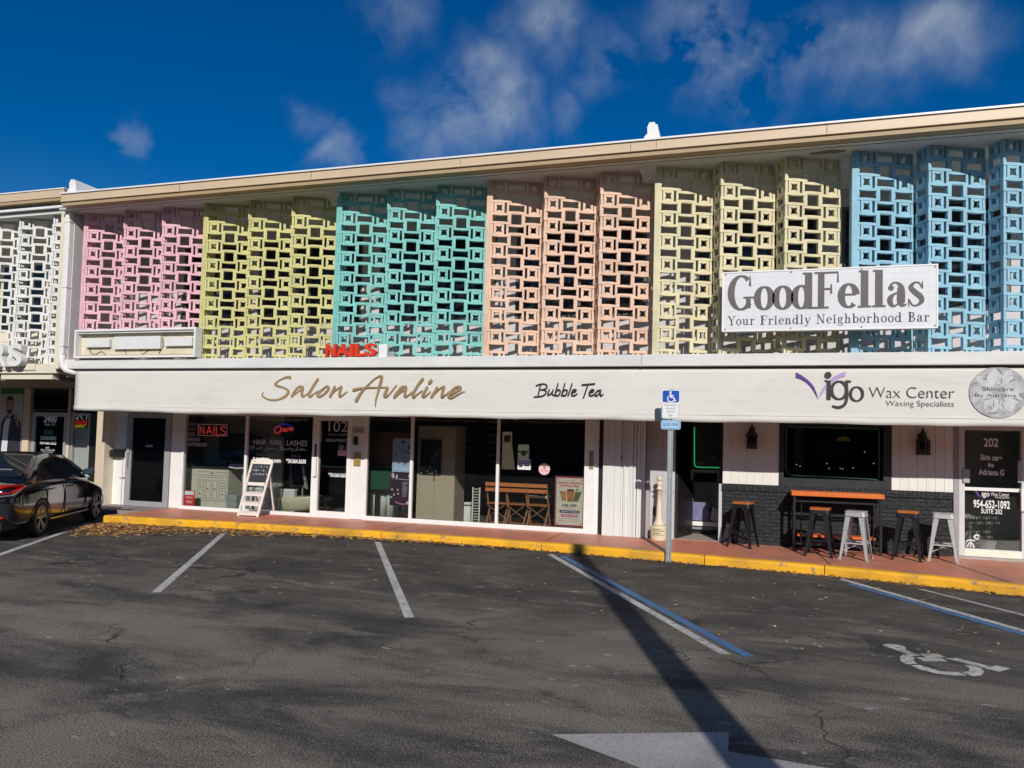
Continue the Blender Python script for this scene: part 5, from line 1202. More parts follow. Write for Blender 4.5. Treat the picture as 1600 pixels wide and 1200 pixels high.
ex = random.Random(8)
for i, (x, z0_, z1_, lab, nm, c_) in enumerate(((-12.5,1.11,1.34,'row of dark bottles on the vanity counter','bottle_row',(.03,.03,.03)),(-11.85,1.11,1.22,'black tissue box on the vanity counter','tissue_box',(.02,.02,.025)))):
    t_ = thing(nm, lab, 'bottles' if i == 0 else 'box', (x,.7,z0_)); g = MB()
    if i == 0:
        for q in range(6): r_ = ex.uniform(.02,.035); h_ = ex.uniform(.1,.22); g.lathe([(r_,0),(r_,h_*.65),(r_*.4,h_*.8),(r_*.4,h_)], (x+q*.09,.7+ex.uniform(-.08,.08),z0_), 10)
    else: g.box(x,x+.24,.62,.78,z0_,z1_)
    g.build('body', mat('item_%d' % i, c_, .3, .1), t_)
ch = thing('salon_chair', 'dark purple salon chair behind the left salon window', 'chair', (-11.07,.55,.15))
M_PUR = mat('purple_vinyl_seat', (.035,.022,.06), .35, .15, 5)
MB().box(-11.37,-10.84,.35,.85,1.10,1.2).build('seat', M_PUR, ch, bevel=.03); MB().hull8([(-11.30,.8,1.18),(-10.87,.8,1.18),(-10.87,.9,1.18),(-11.30,.9,1.18)], [(-11.27,.9,1.85),(-10.90,.9,1.85),(-10.90,.97,1.85),(-11.27,.97,1.85)]).build('backrest', M_PUR, ch, bevel=.02)
MB().tube([(-11.34,.36,1.12),(-11.12,.32,1.10),(-10.87,.36,1.12)], .016, 6).build('foot_bar', M_WLET, ch); MB().lathe([(.22,0),(.2,.03),(.04,.06),(.04,.95)], (-11.12,.6,.15), 16).build('pedestal', M_GREYF, ch)
pd = thing('pedicure_tub', 'cream pedicure tub chair with dark seat inside the salon window', 'pedicure chair', (-9.88,.9,.15))
def loft(rings, close=True):
    n_ = len(rings[0]); vs = [p for r_ in rings for p in r_]; fs = [(i*n_+k_, i*n_+(k_+1)%n_, (i+1)*n_+(k_+1)%n_, (i+1)*n_+k_) for i in range(len(rings)-1) for k_ in range(n_)]
    return MB().add(vs, fs+[tuple(range(n_-1,-1,-1)), tuple((len(rings)-1)*n_+k_ for k_ in range(n_))])
rg = []
for z, s_ in ((.15,.62),(.22,.78),(.36,.95),(.46,1.0),(.49,.97),(.47,.85)):
    rg.append([(-9.86+s_*.62*math.cos(a*.2618)*(1.12 if math.cos(a*.2618) > 0 else .9), .85+s_*.36*math.sin(a*.2618), z+(.04*math.cos(a*.2618))) for a in range(24)])
loft(rg).build('tub', mat('tub_cream', (.55,.55,.37), .35, .08, 3), pd, smooth=True)
MB().box(-10.33,-9.73,.7,1.35,.50,.68).build('seat', mat('seat_black', (.015,.015,.016), .4, .1), pd, bevel=.04); MB().hull8([(-10.33,1.2,.66),(-9.78,1.2,.66),(-9.78,1.36,.66),(-10.33,1.36,.66)], [(-10.28,1.4,1.35),(-9.83,1.4,1.35),(-9.83,1.5,1.35),(-10.28,1.5,1.35)]).build('backrest', mat('seat_black', (.015,.015,.016)), pd, bevel=.03)
MB().tube([(-9.66,.8,.5),(-9.66,.8,.68),(-9.58,.7,.74),(-9.46,.68,.70)], .018, 6).build('tap', M_GALV, pd)
MB().bar((-9.58,.85,.66),(-9.70,.85,1.2),.06,.05).build('arm', M_GREYF, pd)
ste = thing('stool_base', 'low dark rolling stool near the pedicure tub', 'stool', (-8.98,.7,.15)); g = MB()
for i in range(5): a = i*1.257; g.tube([(-8.98,.7,.2),(-8.98+.2*math.cos(a),.7+.2*math.sin(a),.17)], .014, 5); g.lathe([(.02,0),(.02,.03)], (-8.98+.2*math.cos(a),.7+.2*math.sin(a),.15), 8)
g.build('star_base', M_GALV, ste); MB().lathe([(.03,.05),(.03,.28),(.16,.29),(.17,.34),(.15,.36)], (-8.98,.7,.15), 16).build('seat', mat('seat_black', (.015,.015,.016)), ste)
# ------------------------------------------------------------------ tea shop interior
q = lambda px, y: onY(px, 720, y).x
def onz(px, py, y): return onY(px, py, y).z
bb = thing('brown_board', 'brown panel standing behind the left tea shop pane', 'board', (-7.2,.5,1.2)); MB().box(q(576,.5),q(640,.5),.5,.54,onz(600,728,.5),onz(600,674,.5)).build('panel', mat('brown_panel', (.16,.085,.055), .7, .12, 3), bb)
MB().box(q(574,.5),q(640,.5),.49,.55,onz(600,728.5,.5)-.06,onz(600,728.5,.5)).build('edge_strip', mat('raw_wood', (.55,.40,.25), .6, .1, 4), bb)
gp = thing('green_panel', 'dark green felt panel on legs behind the left tea shop pane', 'panel', (-7.2,.4,.15)); MB().box(q(574,.42),q(630,.42),.42,.45,onz(600,765,.42),onz(600,730,.42)).build('felt', mat('felt_green', (.008,.065,.032), .9, .15, 30), gp)
g = MB(); [g.box(q(px,.43)-.02,q(px,.43)+.02,.425,.445,.15,onz(600,765,.43)) for px in (589,592.5)]; g.build('leg', M_BLACK, gp)
cl = thing('table_cloth', 'pale cloth draped to the floor behind the left tea shop pane', 'cloth', (-7.2,.7,.15)); g = MB(); n_ = 40; xa, xb = q(568,.7), q(645,.7)
g.add([(xa+(xb-xa)*i/n_, .7+.025*math.sin(i*1.1)+.02*math.sin(i*.47), z) for z in (.16,.88) for i in range(n_+1)], [(i,i+1,n_+2+i,n_+1+i) for i in range(n_)]); cl_ = g.build('drape', mat('cloth_pale', (.50,.55,.52), .8, .06, 3), cl, smooth=True); md = cl_.modifiers.new('t','SOLIDIFY'); md.thickness = .006
def poster(name, label, px0, py0, px1, py1, y, M):
    a, b = onY(px0,py1,y), onY(px1,py0,y); t_ = thing(name, label, 'poster', (a.x, y, a.z)); MB().box(a.x, b.x, y, y+.006, a.z, b.z).build('sheet', M, t_); return t_, a, b
def flatpoly(pts, a, b, y, M, nm, par, step=.0006):
    ik_ = Ink(lambda u, v: (a.x+(b.x-a.x)*u, a.z+(b.z-a.z)*v), y, step)
    for p in pts: ik_.poly(p)
    return ik_.done(nm, M, par)
blob = lambda cx, cy, rx, ry, n=12, rot=0: [(cx+rx*math.cos(i*2*math.pi/n)*math.cos(rot)-ry*math.sin(i*2*math.pi/n)*math.sin(rot), cy+rx*math.cos(i*2*math.pi/n)*math.sin(rot)+ry*math.sin(i*2*math.pi/n)*math.cos(rot)) for i in range(n)]
yP = .06
t_, a, b = poster('product_poster', 'pale blue product poster in the left tea shop pane', 612.5, 685.5, 645.5, 737, yP, mat('poster_blue', (.36,.52,.70), .5, .1, 4))
flatpoly([blob(.3,.72,.16,.03,12,-.7),blob(.16,.56,.09,.05,12,.5),blob(.33,.27,.09,.04),blob(.62,.25,.1,.06)], a, b, yP, mat('print_pink', (.48,.24,.30), .5, .1), 'print', t_)
flatpoly([blob(.75,.58,.085,.05),blob(.55,.42,.08,.05),blob(.68,.28,.05,.035),blob(.52,.9,.1,.04),blob(.84,.73,.06,.05)], a, b, yP-.003, mat('print_navy', (.05,.07,.16), .5, .1), 'print', t_)
flatpoly([blob(.75,.58,.05,.028),blob(.55,.42,.045,.03),blob(.2,.12,.09,.03),[(.3,.07),(.86,.07),(.86,.10),(.3,.10)],[(.55,.48),(.92,.48),(.92,.51),(.55,.51)]], a, b, yP-.006, mat('print_white', (.62,.70,.74), .5, .05), 'print', t_)
t_, a, b = poster('menu_poster', 'dark plum menu poster below the pale blue poster', 608.5, 739, 643.5, 789.5, yP, mat('poster_plum', (.035,.014,.030), .45, .2, 6))
flatpoly([blob(.12,.9,.07,.09,12,.4),blob(.3,.86,.05,.08,12,-.3),blob(.9,.9,.07,.05),[(.78,.05),(.95,.06),(.95,.15),(.78,.14)]]+[blob(x,y,.045,.03) for x,y in ((.1,.48),(.37,.48),(.2,.33),(.4,.36),(.08,.25))], a, b, yP, mat('print_lilac', (.52,.45,.54), .5, .1), 'print', t_)
flatpoly([[(.25,.10),(.5,.045),(.85,.05),(.85,.075),(.5,.07),(.28,.13)]], a, b, yP-.002, mat('print_rose', (.55,.22,.36), .5, .1), 'print', t_)
pr_ = random.Random(2); flatpoly([[(.58,.70-i*.034),(.58+pr_.uniform(.15,.38),.70-i*.034),(.58+.2,.712-i*.034),(.58,.712-i*.034)] for i in range(13)]+[[(.4,.79),(.92,.775),(.92,.80),(.4,.815)]], a, b, yP-.004, mat('print_grey', (.40,.38,.42), .5, .1), 'print', t_)
sb = thing('display_stand', 'black five star display stand foot under the menu poster', 'stand', (-7.05,.35,.15)); g = MB()
for i in range(5): a_ = i*1.257+.3; g.tube([(-6.98,.35,.30),(-6.98+.12*math.cos(a_),.35+.12*math.sin(a_),.27),(-6.98+.24*math.cos(a_),.35+.16*math.sin(a_),.165)], .013, 6)
g.tube([(-6.98,.35,.28),(-6.98,.35,.55)], .02, 8); g.build('star_foot', M_BLACK, sb)
cabt = thing('tall_cabinet', 'tall beige two door cabinet behind the middle tea shop pane', 'cabinet', (-6,.5,.15))
xa, xm, xb = q(652,.5), q(680,.5), q(711,.5); zt_ = onz(680,665,.5)
MB().box(xa,xb,.52,1.1,.15,zt_).build('carcass', mat('beige_laminate', (.44,.38,.28), .5, .05, 2), cabt)
for a_, b_2 in ((xa+.004,xm-.006),(xm+.006,xb-.004)): MB().box(a_, b_2, .50,.519,.18,zt_-.02).build('door', mat('beige_laminate', (.44,.38,.28)), cabt, bevel=.003)
MB().box(xm-.02,xm-.006,.48,.499,1.0,1.12).build('handle', M_BLACK, cabt)
t_, a, b = poster('dark_poster', 'black poster with pale flowers on the beige cabinet', 656, 687.5, 690, 741, .46, mat('poster_black', (.012,.011,.013), .4, .2))
dr = random.Random(12)
flatpoly([blob(.07+dr.random()*.8, .03+dr.random()*.2, dr.uniform(.015,.06), dr.uniform(.008,.025), 7, dr.uniform(0,3)) for i in range(26)], a, b, .46, mat('petal_white', (.55,.54,.52), .5, .05), 'petals', t_, .0002)
flatpoly([blob(.8,.62,.14,.10,9,.4),blob(.85,.75,.1,.06,9,-.5),blob(.6,.45,.14,.08)], a, b, .455, mat('petal_dim', (.06,.05,.055), .5, .3), 'petals_dim', t_, .0003)
wb = thing('small_white_bin', 'small white bin with dark lid line behind the middle tea shop pane', 'bin', (-5.3,.3,.15)); MB().box(q(728,.3),q(738,.3),.25,.4,.16,.60).build('body', M_FRAME, wb, bevel=.01); MB().box(q(728,.3)-.005,q(738,.3)+.005,.245,.405,.53,.555).build('lid_line', M_BLACK, wb)
rk = thing('wire_rack', 'narrow white tiered rack beside the middle mullion', 'rack', (-5.1,.3,.15)); xa, xb = q(740,.3), q(752,.3); g = MB()
for x in (xa, xb-.02): g.box(x, x+.02, .28, .3, .16, .92)
g.build('upright', M_FRAME, rk); g = MB()
for i in range(13): g.box(xa+.021, xb-.021, .26, .36, .19+i*.057, .205+i*.057)
g.build('shelf_bars', mat('rack_cream', (.56,.53,.46), .5, .05), rk)
mbd = thing('menu_board', 'black menu board with faint white lines deep in the tea shop', 'menu board', (-5.5,3,1)); MB().box(-7.4,-5.4,3.0,3.04,.9,2.6).build('board', M_BLACK, mbd); g = MB()
for c_ in range(3):
    for i in range(9): x = -7.2+c_*.62; g.box(x, x+dr.uniform(.15,.42), 2.993, 2.9985, 1.05+i*.16, 1.075+i*.16)
g.build('menu_lines', mat('menu_grey', (.22,.22,.22), .6, .3, 20), mbd)
# folding chairs
def fchair(label):
    t = thing('folding_chair', label, 'chair', (0,0,0), 0, 'orange folding chairs in a row behind the tea shop window')
    M1 = mat('chair_orange', (.50,.165,.045), .5, .1, 6, stretch=(1,8,8)); M2 = mat('chair_rust', (.36,.17,.09), .5, .1)
    for z0, z1 in ((.81,.885),(.70,.775)): MB().box(-.22,.22,-.205,-.187,z0,z1).build('back_slat', M1, t, True, bevel=.003)
    g = MB()
    for i in range(5): g.box(-.2,.2,-.16+i*.075,-.095+i*.075,.44,.455)
    g.build('seat', M1, t, True)
    for sx in (-1,1):
        MB().bar((sx*.205,-.195,.89),(sx*.205,.20,.0),.012,.03,up=(1,0,0)).build('long_leg', M2, t, True)
        MB().bar((sx*.185,.17,.44),(sx*.185,-.24,.0),.012,.03,up=(1,0,0)).build('short_leg', M2, t, True)
    g = MB(); g.bar((-.2,.195,.04),(.2,.195,.04),.014,.014); g.bar((-.18,-.23,.05),(.18,-.23,.05),.014,.014); g.bar((-.2,-.06,.14),(.18,-.16,.42),.012,.012); g.bar((.2,-.06,.14),(-.18,-.16,.42),.012,.012)
    g.build('cross_bars', M2, t, True); return t
c1 = fchair('orange folding chair crossed by the white window mullion'); c1.location = (q(782,.5)-.05,.55,.147); c1.rotation_euler.z = R(3)
c2 = copy_tree(c1); c2.location = (q(812,.5)-.03,.55,.147); c2.rotation_euler.z = R(-2); c2['label'] = 'orange folding chair in the middle of the row of three'
c3 = copy_tree(c1); c3.location = (q(843,.5)-.01,.55,.147); c3.rotation_euler.z = R(1); c3['label'] = 'orange folding chair nearest the grand opening poster'
cu = thing('white_tray', 'white tray resting behind the third folding chair', 'tray', (q(843,.9),.9,.8)); MB().hull8([(q(828,.9),.85,.71),(q(857,.9),.85,.71),(q(857,.9),1.1,.71),(q(828,.9),1.1,.71)], [(q(826,.9),.83,.76),(q(859,.9),.83,.76),(q(859,.9),1.12,.76),(q(826,.9),1.12,.76)]).build('tray', M_FRAME, cu)
tbl = thing('side_table', 'dark round side table behind the folding chairs', 'table', (q(850,1.2),1.2,.147)); MB().lathe([(.2,0),(.19,.02),(.03,.04),(.03,.66),(.35,.67),(.36,.70),(.35,.71)], (q(850,1.2),1.15,.147), 20).build('table', M_BLACK, tbl)
cnr = thing('service_counter', 'black service counter at the back of the tea shop', 'counter', (-4.5,3.4,.147)); MB().box(-5.2,-3.0,3.4,3.9,.147,1.15).build('body', M_DARK, cnr); MB().box(-5.25,-2.95,3.35,3.95,1.15,1.2).build('top', M_BLACK, cnr)
# beige wall pieces at the back, sunlight on them given as faint emission
wp = thing('cream_partition', 'cream wall partition with small picture deep inside the tea shop', 'partition', (-5,2.2,1.2)); a, b = onY(784,733,2.2), onY(804,675,2.2)
MB().prism([(a.x,2.2,a.z),(b.x+.02,2.2,a.z+.0),(b.x,2.2,onz(0,695,2.2)),(onY(799,690,2.2).x,2.2,onz(799,694,2.2)),(onY(799,690,2.2).x,2.2,b.z),(a.x,2.2,b.z)], (0,.05,0)).build('wall', mat('partition_cream_glow', (.62,.50,.33), .8, .05, emit=(.5,.40,.26), es=.16), wp)
a, b = onY(788,691,2.2), onY(798,680,2.2); MB().box(a.x,b.x,2.17,2.199,a.z,b.z).build('picture', mat('picture_tan', (.30,.24,.15), .6, .2, 12), wp)
wp2 = thing('glowing_doorway', 'small cream doorway with an added glow deep inside the tea shop', 'doorway', (-4.6,2.4,1.6)); a, b = onY(809,718,2.4), onY(826,695,2.4)
MB().box(a.x,b.x,2.4,2.45,a.z,b.z).build('doorway', mat('doorway_cream_glow', (.62,.55,.42), .8, .05, emit=(.5,.44,.32), es=.20), wp2); MB().box(a.x,b.x,2.38,2.399,a.z+.17,a.z+.2).build('bar', M_BLACK, wp2)  # the lit look of the doorway comes from its own emission
# grand opening poster
t_, a, b = poster('grand_opening_poster', 'maroon framed grand opening bubble tea poster in the tea shop window', 865.5, 745, 914.8, 822.3, .075, mat('poster_maroon', (.19,.03,.05), .45, .1))
Y_ = .075
P = lambda u, v: (a.x+(b.x-a.x)*u, a.z+(b.z-a.z)*v)
def pbox(u0, u1, v0, v1, d, M, nm): x0, z0 = P(u0,v0); x1, z1 = P(u1,v1); return MB().box(x0, x1, Y_-d, Y_-d+.0012, z0, z1).build(nm, M, t_)
pbox(.05,.95,.04,.965,.0015,mat('poster_pink',(.62,.42,.38),.5,.04),'pink_border'); pbox(.075,.925,.055,.95,.003,mat('poster_cream',(.58,.54,.45),.5,.04),'cream_field')
def ptx(s_, u0, u1, v0, v1, M, bold=0): x0, z0 = P(u0,v0); x1, z1 = P(u1,v1); text(s_, x0, x1, z0, z1, Y_-.005, M, t_, 'poster_lettering', bold)
MR = mat('red_vinyl', (.5,.03,.05)); MBK = mat('black_ink', (.012,.011,.011))
ptx('YOU ARE INVITED', .3,.66,.905,.92, MBK); ptx('GRAND OPENING', .1,.9,.845,.885, MR, .04); ptx('BUBBLE TEA', .18,.80,.785,.83, MR, .04)
cup = lambda cx, w_, v0, v1, tilt: [(cx-w_*.36+tilt*0,v0),(cx+w_*.36,v0),(cx+w_*.5+tilt,v1),(cx-w_*.5+tilt,v1)]
flatpoly([cup(.32,.2,.505,.70,-.05)], a, b, Y_-.0035, mat('tea_amber', (.36,.20,.07), .4, .4, 14), 'cup_print', t_); flatpoly([cup(.52,.26,.50,.715,0)], a, b, Y_-.0042, mat('tea_brown', (.40,.16,.05), .4, .5, 12), 'cup_print', t_)
flatpoly([cup(.70,.22,.505,.70,.08)], a, b, Y_-.0039, mat('tea_green', (.10,.13,.05), .4, .4, 12), 'cup_print', t_); flatpoly([blob(.53,.725,.13,.02),blob(.74,.735,.03,.02)], a, b, Y_-.0048, MBK, 'cup_lid_print', t_)
ptx('10% OFF', .26,.74,.395,.45, MBK, .03); ptx('FOR NEW GUESTS', .3,.68,.36,.375, MR)
pbox(.17,.83,.275,.33,.0045,mat('pill_navy',(.03,.03,.10),.5,0),'navy_band'); ptx('MONDAY TO SUNDAY', .23,.78,.29,.315, M_WLET); pbox(.23,.77,.20,.25,.0045,mat('pill_rose',(.42,.09,.17),.5,0),'rose_band'); ptx('OPENING OFFER', .28,.72,.215,.238, M_WLET)
ptx('THIS IS A LIMITED TIME OFFER', .16,.80,.155,.167, MBK); pbox(.13,.82,.117,.122,.0045,MR,'line')
for u, v in ((.11,.925),(.885,.925),(.10,.075),(.88,.075)): x_, z_ = P(u,v); MB().disc((x_,z_), .012, Y_-.006, Y_-.004, 10).build('corner_dot', MBK, t_)
# plant inside door 202
pt = thing('potted_plant', 'green potted plant behind the glass of door 202', 'plant', (4.02,.5,.147)); MB().lathe([(.11,0),(.15,.22),(.16,.24),(.14,.24)], (4.05,.5,.147), 16).build('pot', mat('pot_grey', (.30,.30,.29), .6, .1), pt)
g = MB(); fr_ = random.Random(6)
for i in range(150):
    a_ = fr_.uniform(0,6.28); h_ = fr_.uniform(.2,.75); r_ = .22*fr_.random()*(1.1-h_*.7); c_ = Vector((4.05+r_*math.cos(a_), .5+r_*math.sin(a_), .147+.12+h_)); d_ = Vector((math.cos(a_)*.07, math.sin(a_)*.07, fr_.uniform(.02,.09))); s_ = Vector((-math.sin(a_),math.cos(a_),0))*.018
    g.add([c_-d_, c_+s_, c_+d_, c_-s_], [(0,1,2,3)])
g.build('leaves', mat('plant_green', (.05,.10,.025), .6, .4, 9), pt)
# poster of a man in a dark suit in the cleaners window
yq = 1.18
t_, a, b = poster('suit_poster', 'window poster of a bearded man in a dark suit under a green band', -4, 596, 38, 712, yq, mat('poster_grey', (.42,.42,.42), .5, .08, 2))
flatpoly([[(0,.83),(1,.83),(1,1),(0,1)]], a, b, yq, mat('poster_green', (.03,.17,.035), .5, .06), 'green_band', t_)
flatpoly([[(.02,.0),(.1,.45),(.33,.56),(.72,.56),(.95,.44),(.99,.0)]], a, b, yq-.002, mat('suit_dark', (.022,.020,.030), .6, .2), 'jacket', t_)
flatpoly([[(.14,.0),(.2,.40),(.36,.57),(.56,.57),(.44,.40),(.40,.0)]], a, b, yq-.004, mat('shirt_white', (.62,.62,.66), .6, .05), 'shirt', t_)
flatpoly([blob(.43,.68,.155,.105,20),[(.33,.6),(.54,.6),(.56,.53),(.36,.53)],blob(.78,.48,.13,.05,10,-.8),blob(.68,.53,.05,.03,8)], a, b, yq-.006, mat('skin_print', (.36,.20,.15), .6, .1), 'skin', t_)
flatpoly([[(.27,.70),(.28,.77),(.36,.80),(.48,.80),(.57,.77),(.59,.70),(.56,.74),(.44,.755),(.31,.74)],[(.29,.66),(.31,.60),(.38,.57),(.47,.57),(.55,.60),(.575,.66),(.53,.62),(.43,.61),(.33,.62)],[(.35,.695),(.40,.70),(.40,.69),(.35,.688)],[(.47,.70),(.53,.695),(.53,.688),(.47,.69)],[(.34,.535),(.45,.515),(.56,.535),(.56,.50),(.45,.505),(.34,.50)]], a, b, yq-.009, mat('hair_print', (.022,.016,.014), .6, .1), 'hair_and_beard', t_)
# ------------------------------------------------------------------ black sedan at the left edge
M_CARB = mat('car_black', (.006,.006,.008), .10, 0, spec=.6); M_CARB.node_tree.nodes['Principled BSDF'].inputs['Coat Weight'].default_value = .6
M_CGL = mat('car_glass', (.012,.014,.015), .03, 0, spec=.7); M_TYRE = mat('tyre_rubber', (.012,.012,.012), .75, .2, 20); M_RIM = mat('rim_alloy', (.22,.22,.23), .35, .05, 9, metal=.5)
M_TAIL = mat('tail_lamp', (.40,.010,.010), .12, .3, 14, emit=(1,.03,.02), es=.07); M_CHR = mat('chrome', (.75,.75,.77), .12, 0, metal=1)
car = thing('parked_car', 'black sedan parked at the left edge seen from its rear right corner', 'car')
WH, XR_, WB = .315, .98, 2.67
# lower body: sections along the length, each from sill to shoulder to centre line
secs = [ # x, half width low, half width mid, half width shoulder, z low, z mid, z shoulder, z centre
 (.02,.70,.72,.60,.36,.62,.86,.88),(.10,.78,.80,.70,.26,.62,.92,.98),(.30,.82,.855,.76,.21,.62,.955,1.01),(.62,.83,.87,.785,.20,.60,.965,1.01),(1.0,.835,.875,.80,.19,.60,.965,1.0),
 (1.7,.825,.865,.815,.19,.58,.945,.98),(2.4,.82,.862,.82,.19,.58,.925,.96),(3.0,.825,.868,.815,.19,.60,.90,.96),(3.4,.83,.875,.79,.19,.62,.87,.93),(3.9,.82,.865,.73,.20,.60,.79,.85),(4.3,.76,.80,.64,.22,.54,.70,.76),(4.50,.62,.66,.52,.28,.50,.62,.66)]
rings = []
for x, a, b, c, z0, z1, z2, z3 in secs:
    h = [(a*.9,z0),(a,z0+.07),((a+b)/2+.01,(z0+z1)/2),(b,z1),(b-.005,(z1*.45+z2*.55)),(c+.02,z2-.03),(c-.05,z2),(c*.5,(z2*.25+z3*.75)),(0,z3)]
    rings.append([(x,-y,z) for y, z in h]+[(x,y,z) for y, z in h[-2::-1]])
n_ = len(rings[0]); vs = [p for r_ in rings for p in r_]
fs = [(i*n_+k_, i*n_+k_+1, (i+1)*n_+k_+1, (i+1)*n_+k_) for i in range(len(rings)-1) for k_ in range(n_-1)]
fs += [(i*n_+n_-1, i*n_, (i+1)*n_, (i+1)*n_+n_-1) for i in range(len(rings)-1)]
fs += [tuple(range(n_-1,-1,-1)), tuple((len(rings)-1)*n_+k_ for k_ in range(n_))]
body = MB().add(vs, fs).build('body', M_CARB, car, True, smooth=True, sub=2)
# greenhouse: roof and pillars, with planar sides so the panes can lie on them
def side_y(z): return .80-(z-.93)*(.80-.585)/(1.405-.93)
prof = [(.52,.985),(.80,1.13),(1.12,1.29),(1.42,1.385),(1.80,1.435),(2.2,1.43),(2.55,1.385),(2.85,1.28),(3.15,1.12),(3.42,.95)]
vs = []; 
for x, z in prof: 
    y = side_y(min(z,1.40))-.015
    vs += [(x,-y,z-.012),(x,-y*.72,z+.012),(x,0,z+.025),(x,y*.72,z+.012),(x,y,z-.012),(x,side_y(.93),.92),(x,-side_y(.93),.92)]
m_ = 7; N_ = len(prof)
fs = [(i*m_+k_, i*m_+(k_+1)%m_, (i+1)*m_+(k_+1)%m_, (i+1)*m_+k_) for i in range(N_-1) for k_ in range(m_)]+[tuple(range(m_-1,-1,-1)), tuple((N_-1)*m_+k_ for k_ in range(m_))]
MB().add(vs, fs).build('roof', M_CARB, car, True, smooth=True)
def sidepane(pts, nm):
    for s in (-1,1):
        MB().prism([(x, s*(side_y(z)+.006), z) for x, z in pts], (0,-s*.012,0)).build(nm, M_CGL, car, True)
sidepane([(.98,.965),(1.32,1.26),(1.55,1.335),(1.86,1.365),(1.90,.96)], 'rear_side_window')
sidepane([(1.96,.96),(1.92,1.368),(2.3,1.35),(2.6,1.27),(2.98,1.05),(3.05,.965)], 'front_side_window')
def slope_pane(x0, z0, w0, x1, z1, w1, nm, off):
    d = Vector((x1-x0,0,z1-z0)).normalized(); nrm = Vector((-d.z,0,d.x))*off
    pts = [Vector((x0,-w0,z0)),Vector((x0,w0,z0)),Vector((x1+.02,w1,z1)),Vector((x1,0,z1+.018)),Vector((x1+.02,-w1,z1))]
    return MB().prism([p+nrm for p in pts], -nrm*.5).build(nm, M_CGL, car, True)
slope_pane(.60,1.045,.66,1.36,1.385,.52,'rear_window',.022)
slope_pane(3.36,1.0,.68,2.66,1.36,.52,'windscreen',-.03)
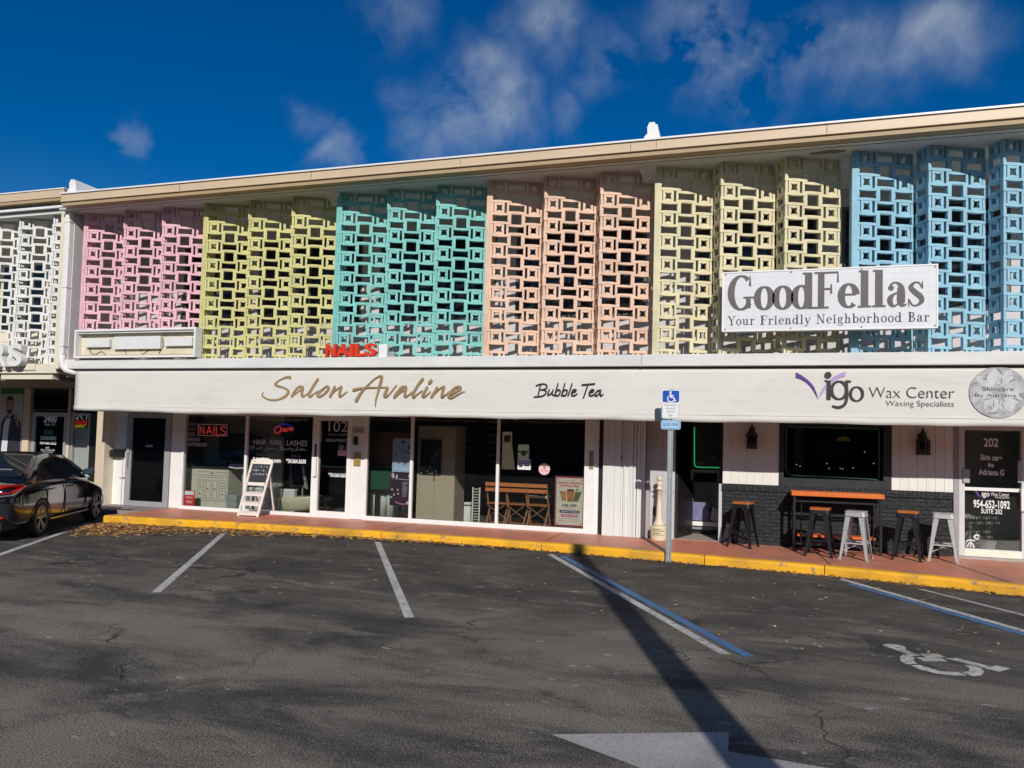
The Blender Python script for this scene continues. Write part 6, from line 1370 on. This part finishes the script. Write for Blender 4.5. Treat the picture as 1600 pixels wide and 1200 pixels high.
for s in (-1,1):    # lamps wrap round the rear corners
    g = MB()
    o = [(.015,.36,.80),(.02,.60,.80),(.085,.735,.82),(.22,.80,.86),(.40,.815,.925),(.30,.80,.945),(.12,.73,.955),(.05,.58,.945),(.025,.36,.90)]
    g.prism([(x-.025, s*(y+.035), z) for x, y, z in o], (.05,-s*.05,0)); g.build('tail_lamp', M_TAIL, car, True, bevel=.006)
    MB().prism([(-.012,s*.0,.785),(-.012,s*.60,.775),(.055,s*.775,.80),(.20,s*.845,.845),(.055,s*.775,.775),(-.012,s*.60,.745),(-.012,s*.0,.755)], (.03,0,0)).build('chrome_strip', M_CHR, car, True)
    MB().box(-.005,.05,min(s*.42,s*.68),max(s*.42,s*.68),.405,.435).build('bumper_reflector', M_TAIL, car, True)
    mi = MB(); mi.hull8([(2.92,s*.80,.985),(3.05,s*.80,.985),(3.05,s*1.02,1.0),(2.94,s*1.04,1.0)], [(2.92,s*.82,1.10),(3.02,s*.82,1.10),(3.02,s*1.01,1.14),(2.93,s*1.04,1.13)]); mi.build('mirror', M_CARB, car, True, bevel=.03)
    MB().prism([(2.918,s*.84,1.0),(2.918,s*1.02,1.012),(2.918,s*1.02,1.115),(2.918,s*.84,1.09)], (-.004,0,0)).build('mirror_glass', mat('mirror_glass', (.16,.22,.24), .05, 0, metal=.8), car, True)
    for x in (1.28, 2.22): MB().box(x,x+.17,min(s*.875,s*.905),max(s*.875,s*.905),.80,.83).build('door_handle', M_CARB, car, True, bevel=.01)
    g = MB()
    for x, z0, z1 in ((1.98,.30,.93),(3.02,.32,.90),(1.18,.62,.95)): g.box(x,x+.008,min(s*.862,s*.8785),max(s*.862,s*.8785),z0,z1-.06)
    g.build('door_gap', mat('gap_black', (.002,.002,.002), .9, 0), car, True)
    MB().box(1.36,3.2,min(s*.835,s*.872),max(s*.835,s*.872),.26,.285).build('sill_strip', M_CHR if False else M_CARB, car, True)
    for x in (XR_, XR_+WB):
        w_ = thing('wheel', None, None, (x, s*.775, WH)); del_ = [w_.pop(k_, None) for k_ in ('label','category')]; w_.parent = car
        g = MB()
        vs = [(x_*1, 0, 0) for x_ in ()]
        def ringy(pr, nm, M, n=32):
            mbx = MB(); vs = []; fs = []
            for r_, y_ in pr:
                for k_ in range(n): a_ = 2*math.pi*k_/n; vs.append((r_*math.cos(a_), s*y_, r_*math.sin(a_)))
            for i in range(len(pr)-1):
                for k_ in range(n): fs.append((i*n+k_, i*n+(k_+1)%n, (i+1)*n+(k_+1)%n, (i+1)*n+k_))
            return mbx.add(vs, fs).build(nm, M, w_, True, smooth=True)
        ringy([(.215,-.09),(.29,-.1),(WH,-.07),(WH,.07),(.30,.098),(.235,.10),(.215,.085),(.215,-.09)], 'tyre', M_TYRE)
        g = MB()
        for i in range(5):
            a_ = i*1.2566+.3
            for da in (-.16,.16):
                p0 = (.045*math.cos(a_), s*.075, .045*math.sin(a_)); p1 = (.218*math.cos(a_+da), s*.09, .218*math.sin(a_+da)); g.bar(p0, p1, .034, .02, up=(0,1,0), w2=(.028,.02))
        n = 32
        for r0, r1, y_ in ((.205,.226,.094),(.0,.055,.085)):
            v_ = [(r_*math.cos(2*math.pi*k_/n), s*y_, r_*math.sin(2*math.pi*k_/n)) for r_ in (r0,r1) for k_ in range(n)]
            g.add(v_, [(k_,(k_+1)%n,n+(k_+1)%n,n+k_) for k_ in range(n)])
        g.build('rim', M_RIM, w_, True)
        ringy([(.0,.02),(.215,.02)], 'brake_shadow', M_TYRE)
        # dark wheel arch round it
        mbx = MB(); n = 28; v_ = [(x+r_*math.cos(math.pi*k_/n-.18+.36*k_/n*0), s*y_, WH+r_*math.sin(math.pi*k_/n)) for r_, y_ in ((.0,.868),(.362,.876),(.362,.70)) for k_ in range(n+1)]
        fs = [(i*(n+1)+k_, i*(n+1)+k_+1, (i+1)*(n+1)+k_+1, (i+1)*(n+1)+k_) for i in range(2) for k_ in range(n)]
        v2 = [(x+r_*math.cos(math.pi*k_/n), s*.8785, WH+r_*math.sin(math.pi*k_/n)) for r_ in (.322,.366) for k_ in range(n+1)]
        MB().add(v2, [(k_,k_+1,n+2+k_,n+1+k_) for k_ in range(n)]).build('wheel_arch', mat('arch_black', (.004,.004,.004), .8, 0), car, True)
MB().box(-.018,.02,-.30,.30,.60,.74).build('number_plate', mat('plate_grey', (.30,.28,.28)), car, True)
MB().hull8([(.0,-.66,.20),(.0,.66,.20),(.4,.75,.2),(.4,-.75,.2)], [(.0,-.66,.34),(.0,.66,.34),(.4,.75,.34),(.4,-.75,.34)]).build('lower_bumper', mat('trim_black', (.01,.01,.01), .6, .1), car, True, bevel=.02)
g = MB(); text_y = 0
MB().box(.78,.80,-.45,.3,1.165,1.18).build('window_defroster', mat('faint_line', (.2,.2,.2), .6, .3, 40), car, True)
hd_ = math.atan2(.887,-.46)
car.rotation_euler.z = hd_
# put the right rear tyre on its spot beside the first stall line
tgt = Vector((-11.76,-4.12,0)); off = Matrix.Rotation(hd_,4,'Z') @ Vector((XR_,-.86,0)); car.location = tgt-off
# ------------------------------------------------------------------ lamp post behind the camera whose shadow crosses the lot
lp = thing('lamp_post', 'tall grey concrete post whose long shadow crosses the parking lot', 'post', (1.95,-15.15,0))
MB().lathe([(.19,0),(.18,.5),(.165,3),(.14,6),(.115,8.05),(.03,8.12)], (2.02,-15.28,0), 20).build('post', mat('post_concrete', (.35,.34,.32), .8, .1, 4), lp, smooth=True)
MB().box(1.77,2.27,-15.53,-15.03,0,.10).build('base', M_CONC, lp, bevel=.02)
# ------------------------------------------------------------------ unseen building added across the lot to darken what the shop windows mirror
ob = thing('unseen_opposite_building', 'long plain unseen building added behind the camera to darken reflections', 'building', (0,-46,0))
MB().box(-90,90,-60,-46,-.1,11).build('walls', mat('opposite_wall', (.10,.095,.09), .8, .15, .5), ob); MB().box(-91,91,-61,-45,11.001,11.5).build('roof', mat('opposite_roof', (.12,.11,.10), .8, .1), ob)
for i in range(30): x = -88+i*6; MB().box(x,x+4,-46.03,-45.99,1,4.2).build('window', M_BLACK, ob); MB().box(x,x+4,-46.03,-45.99,6,9).build('window', M_BLACK, ob)
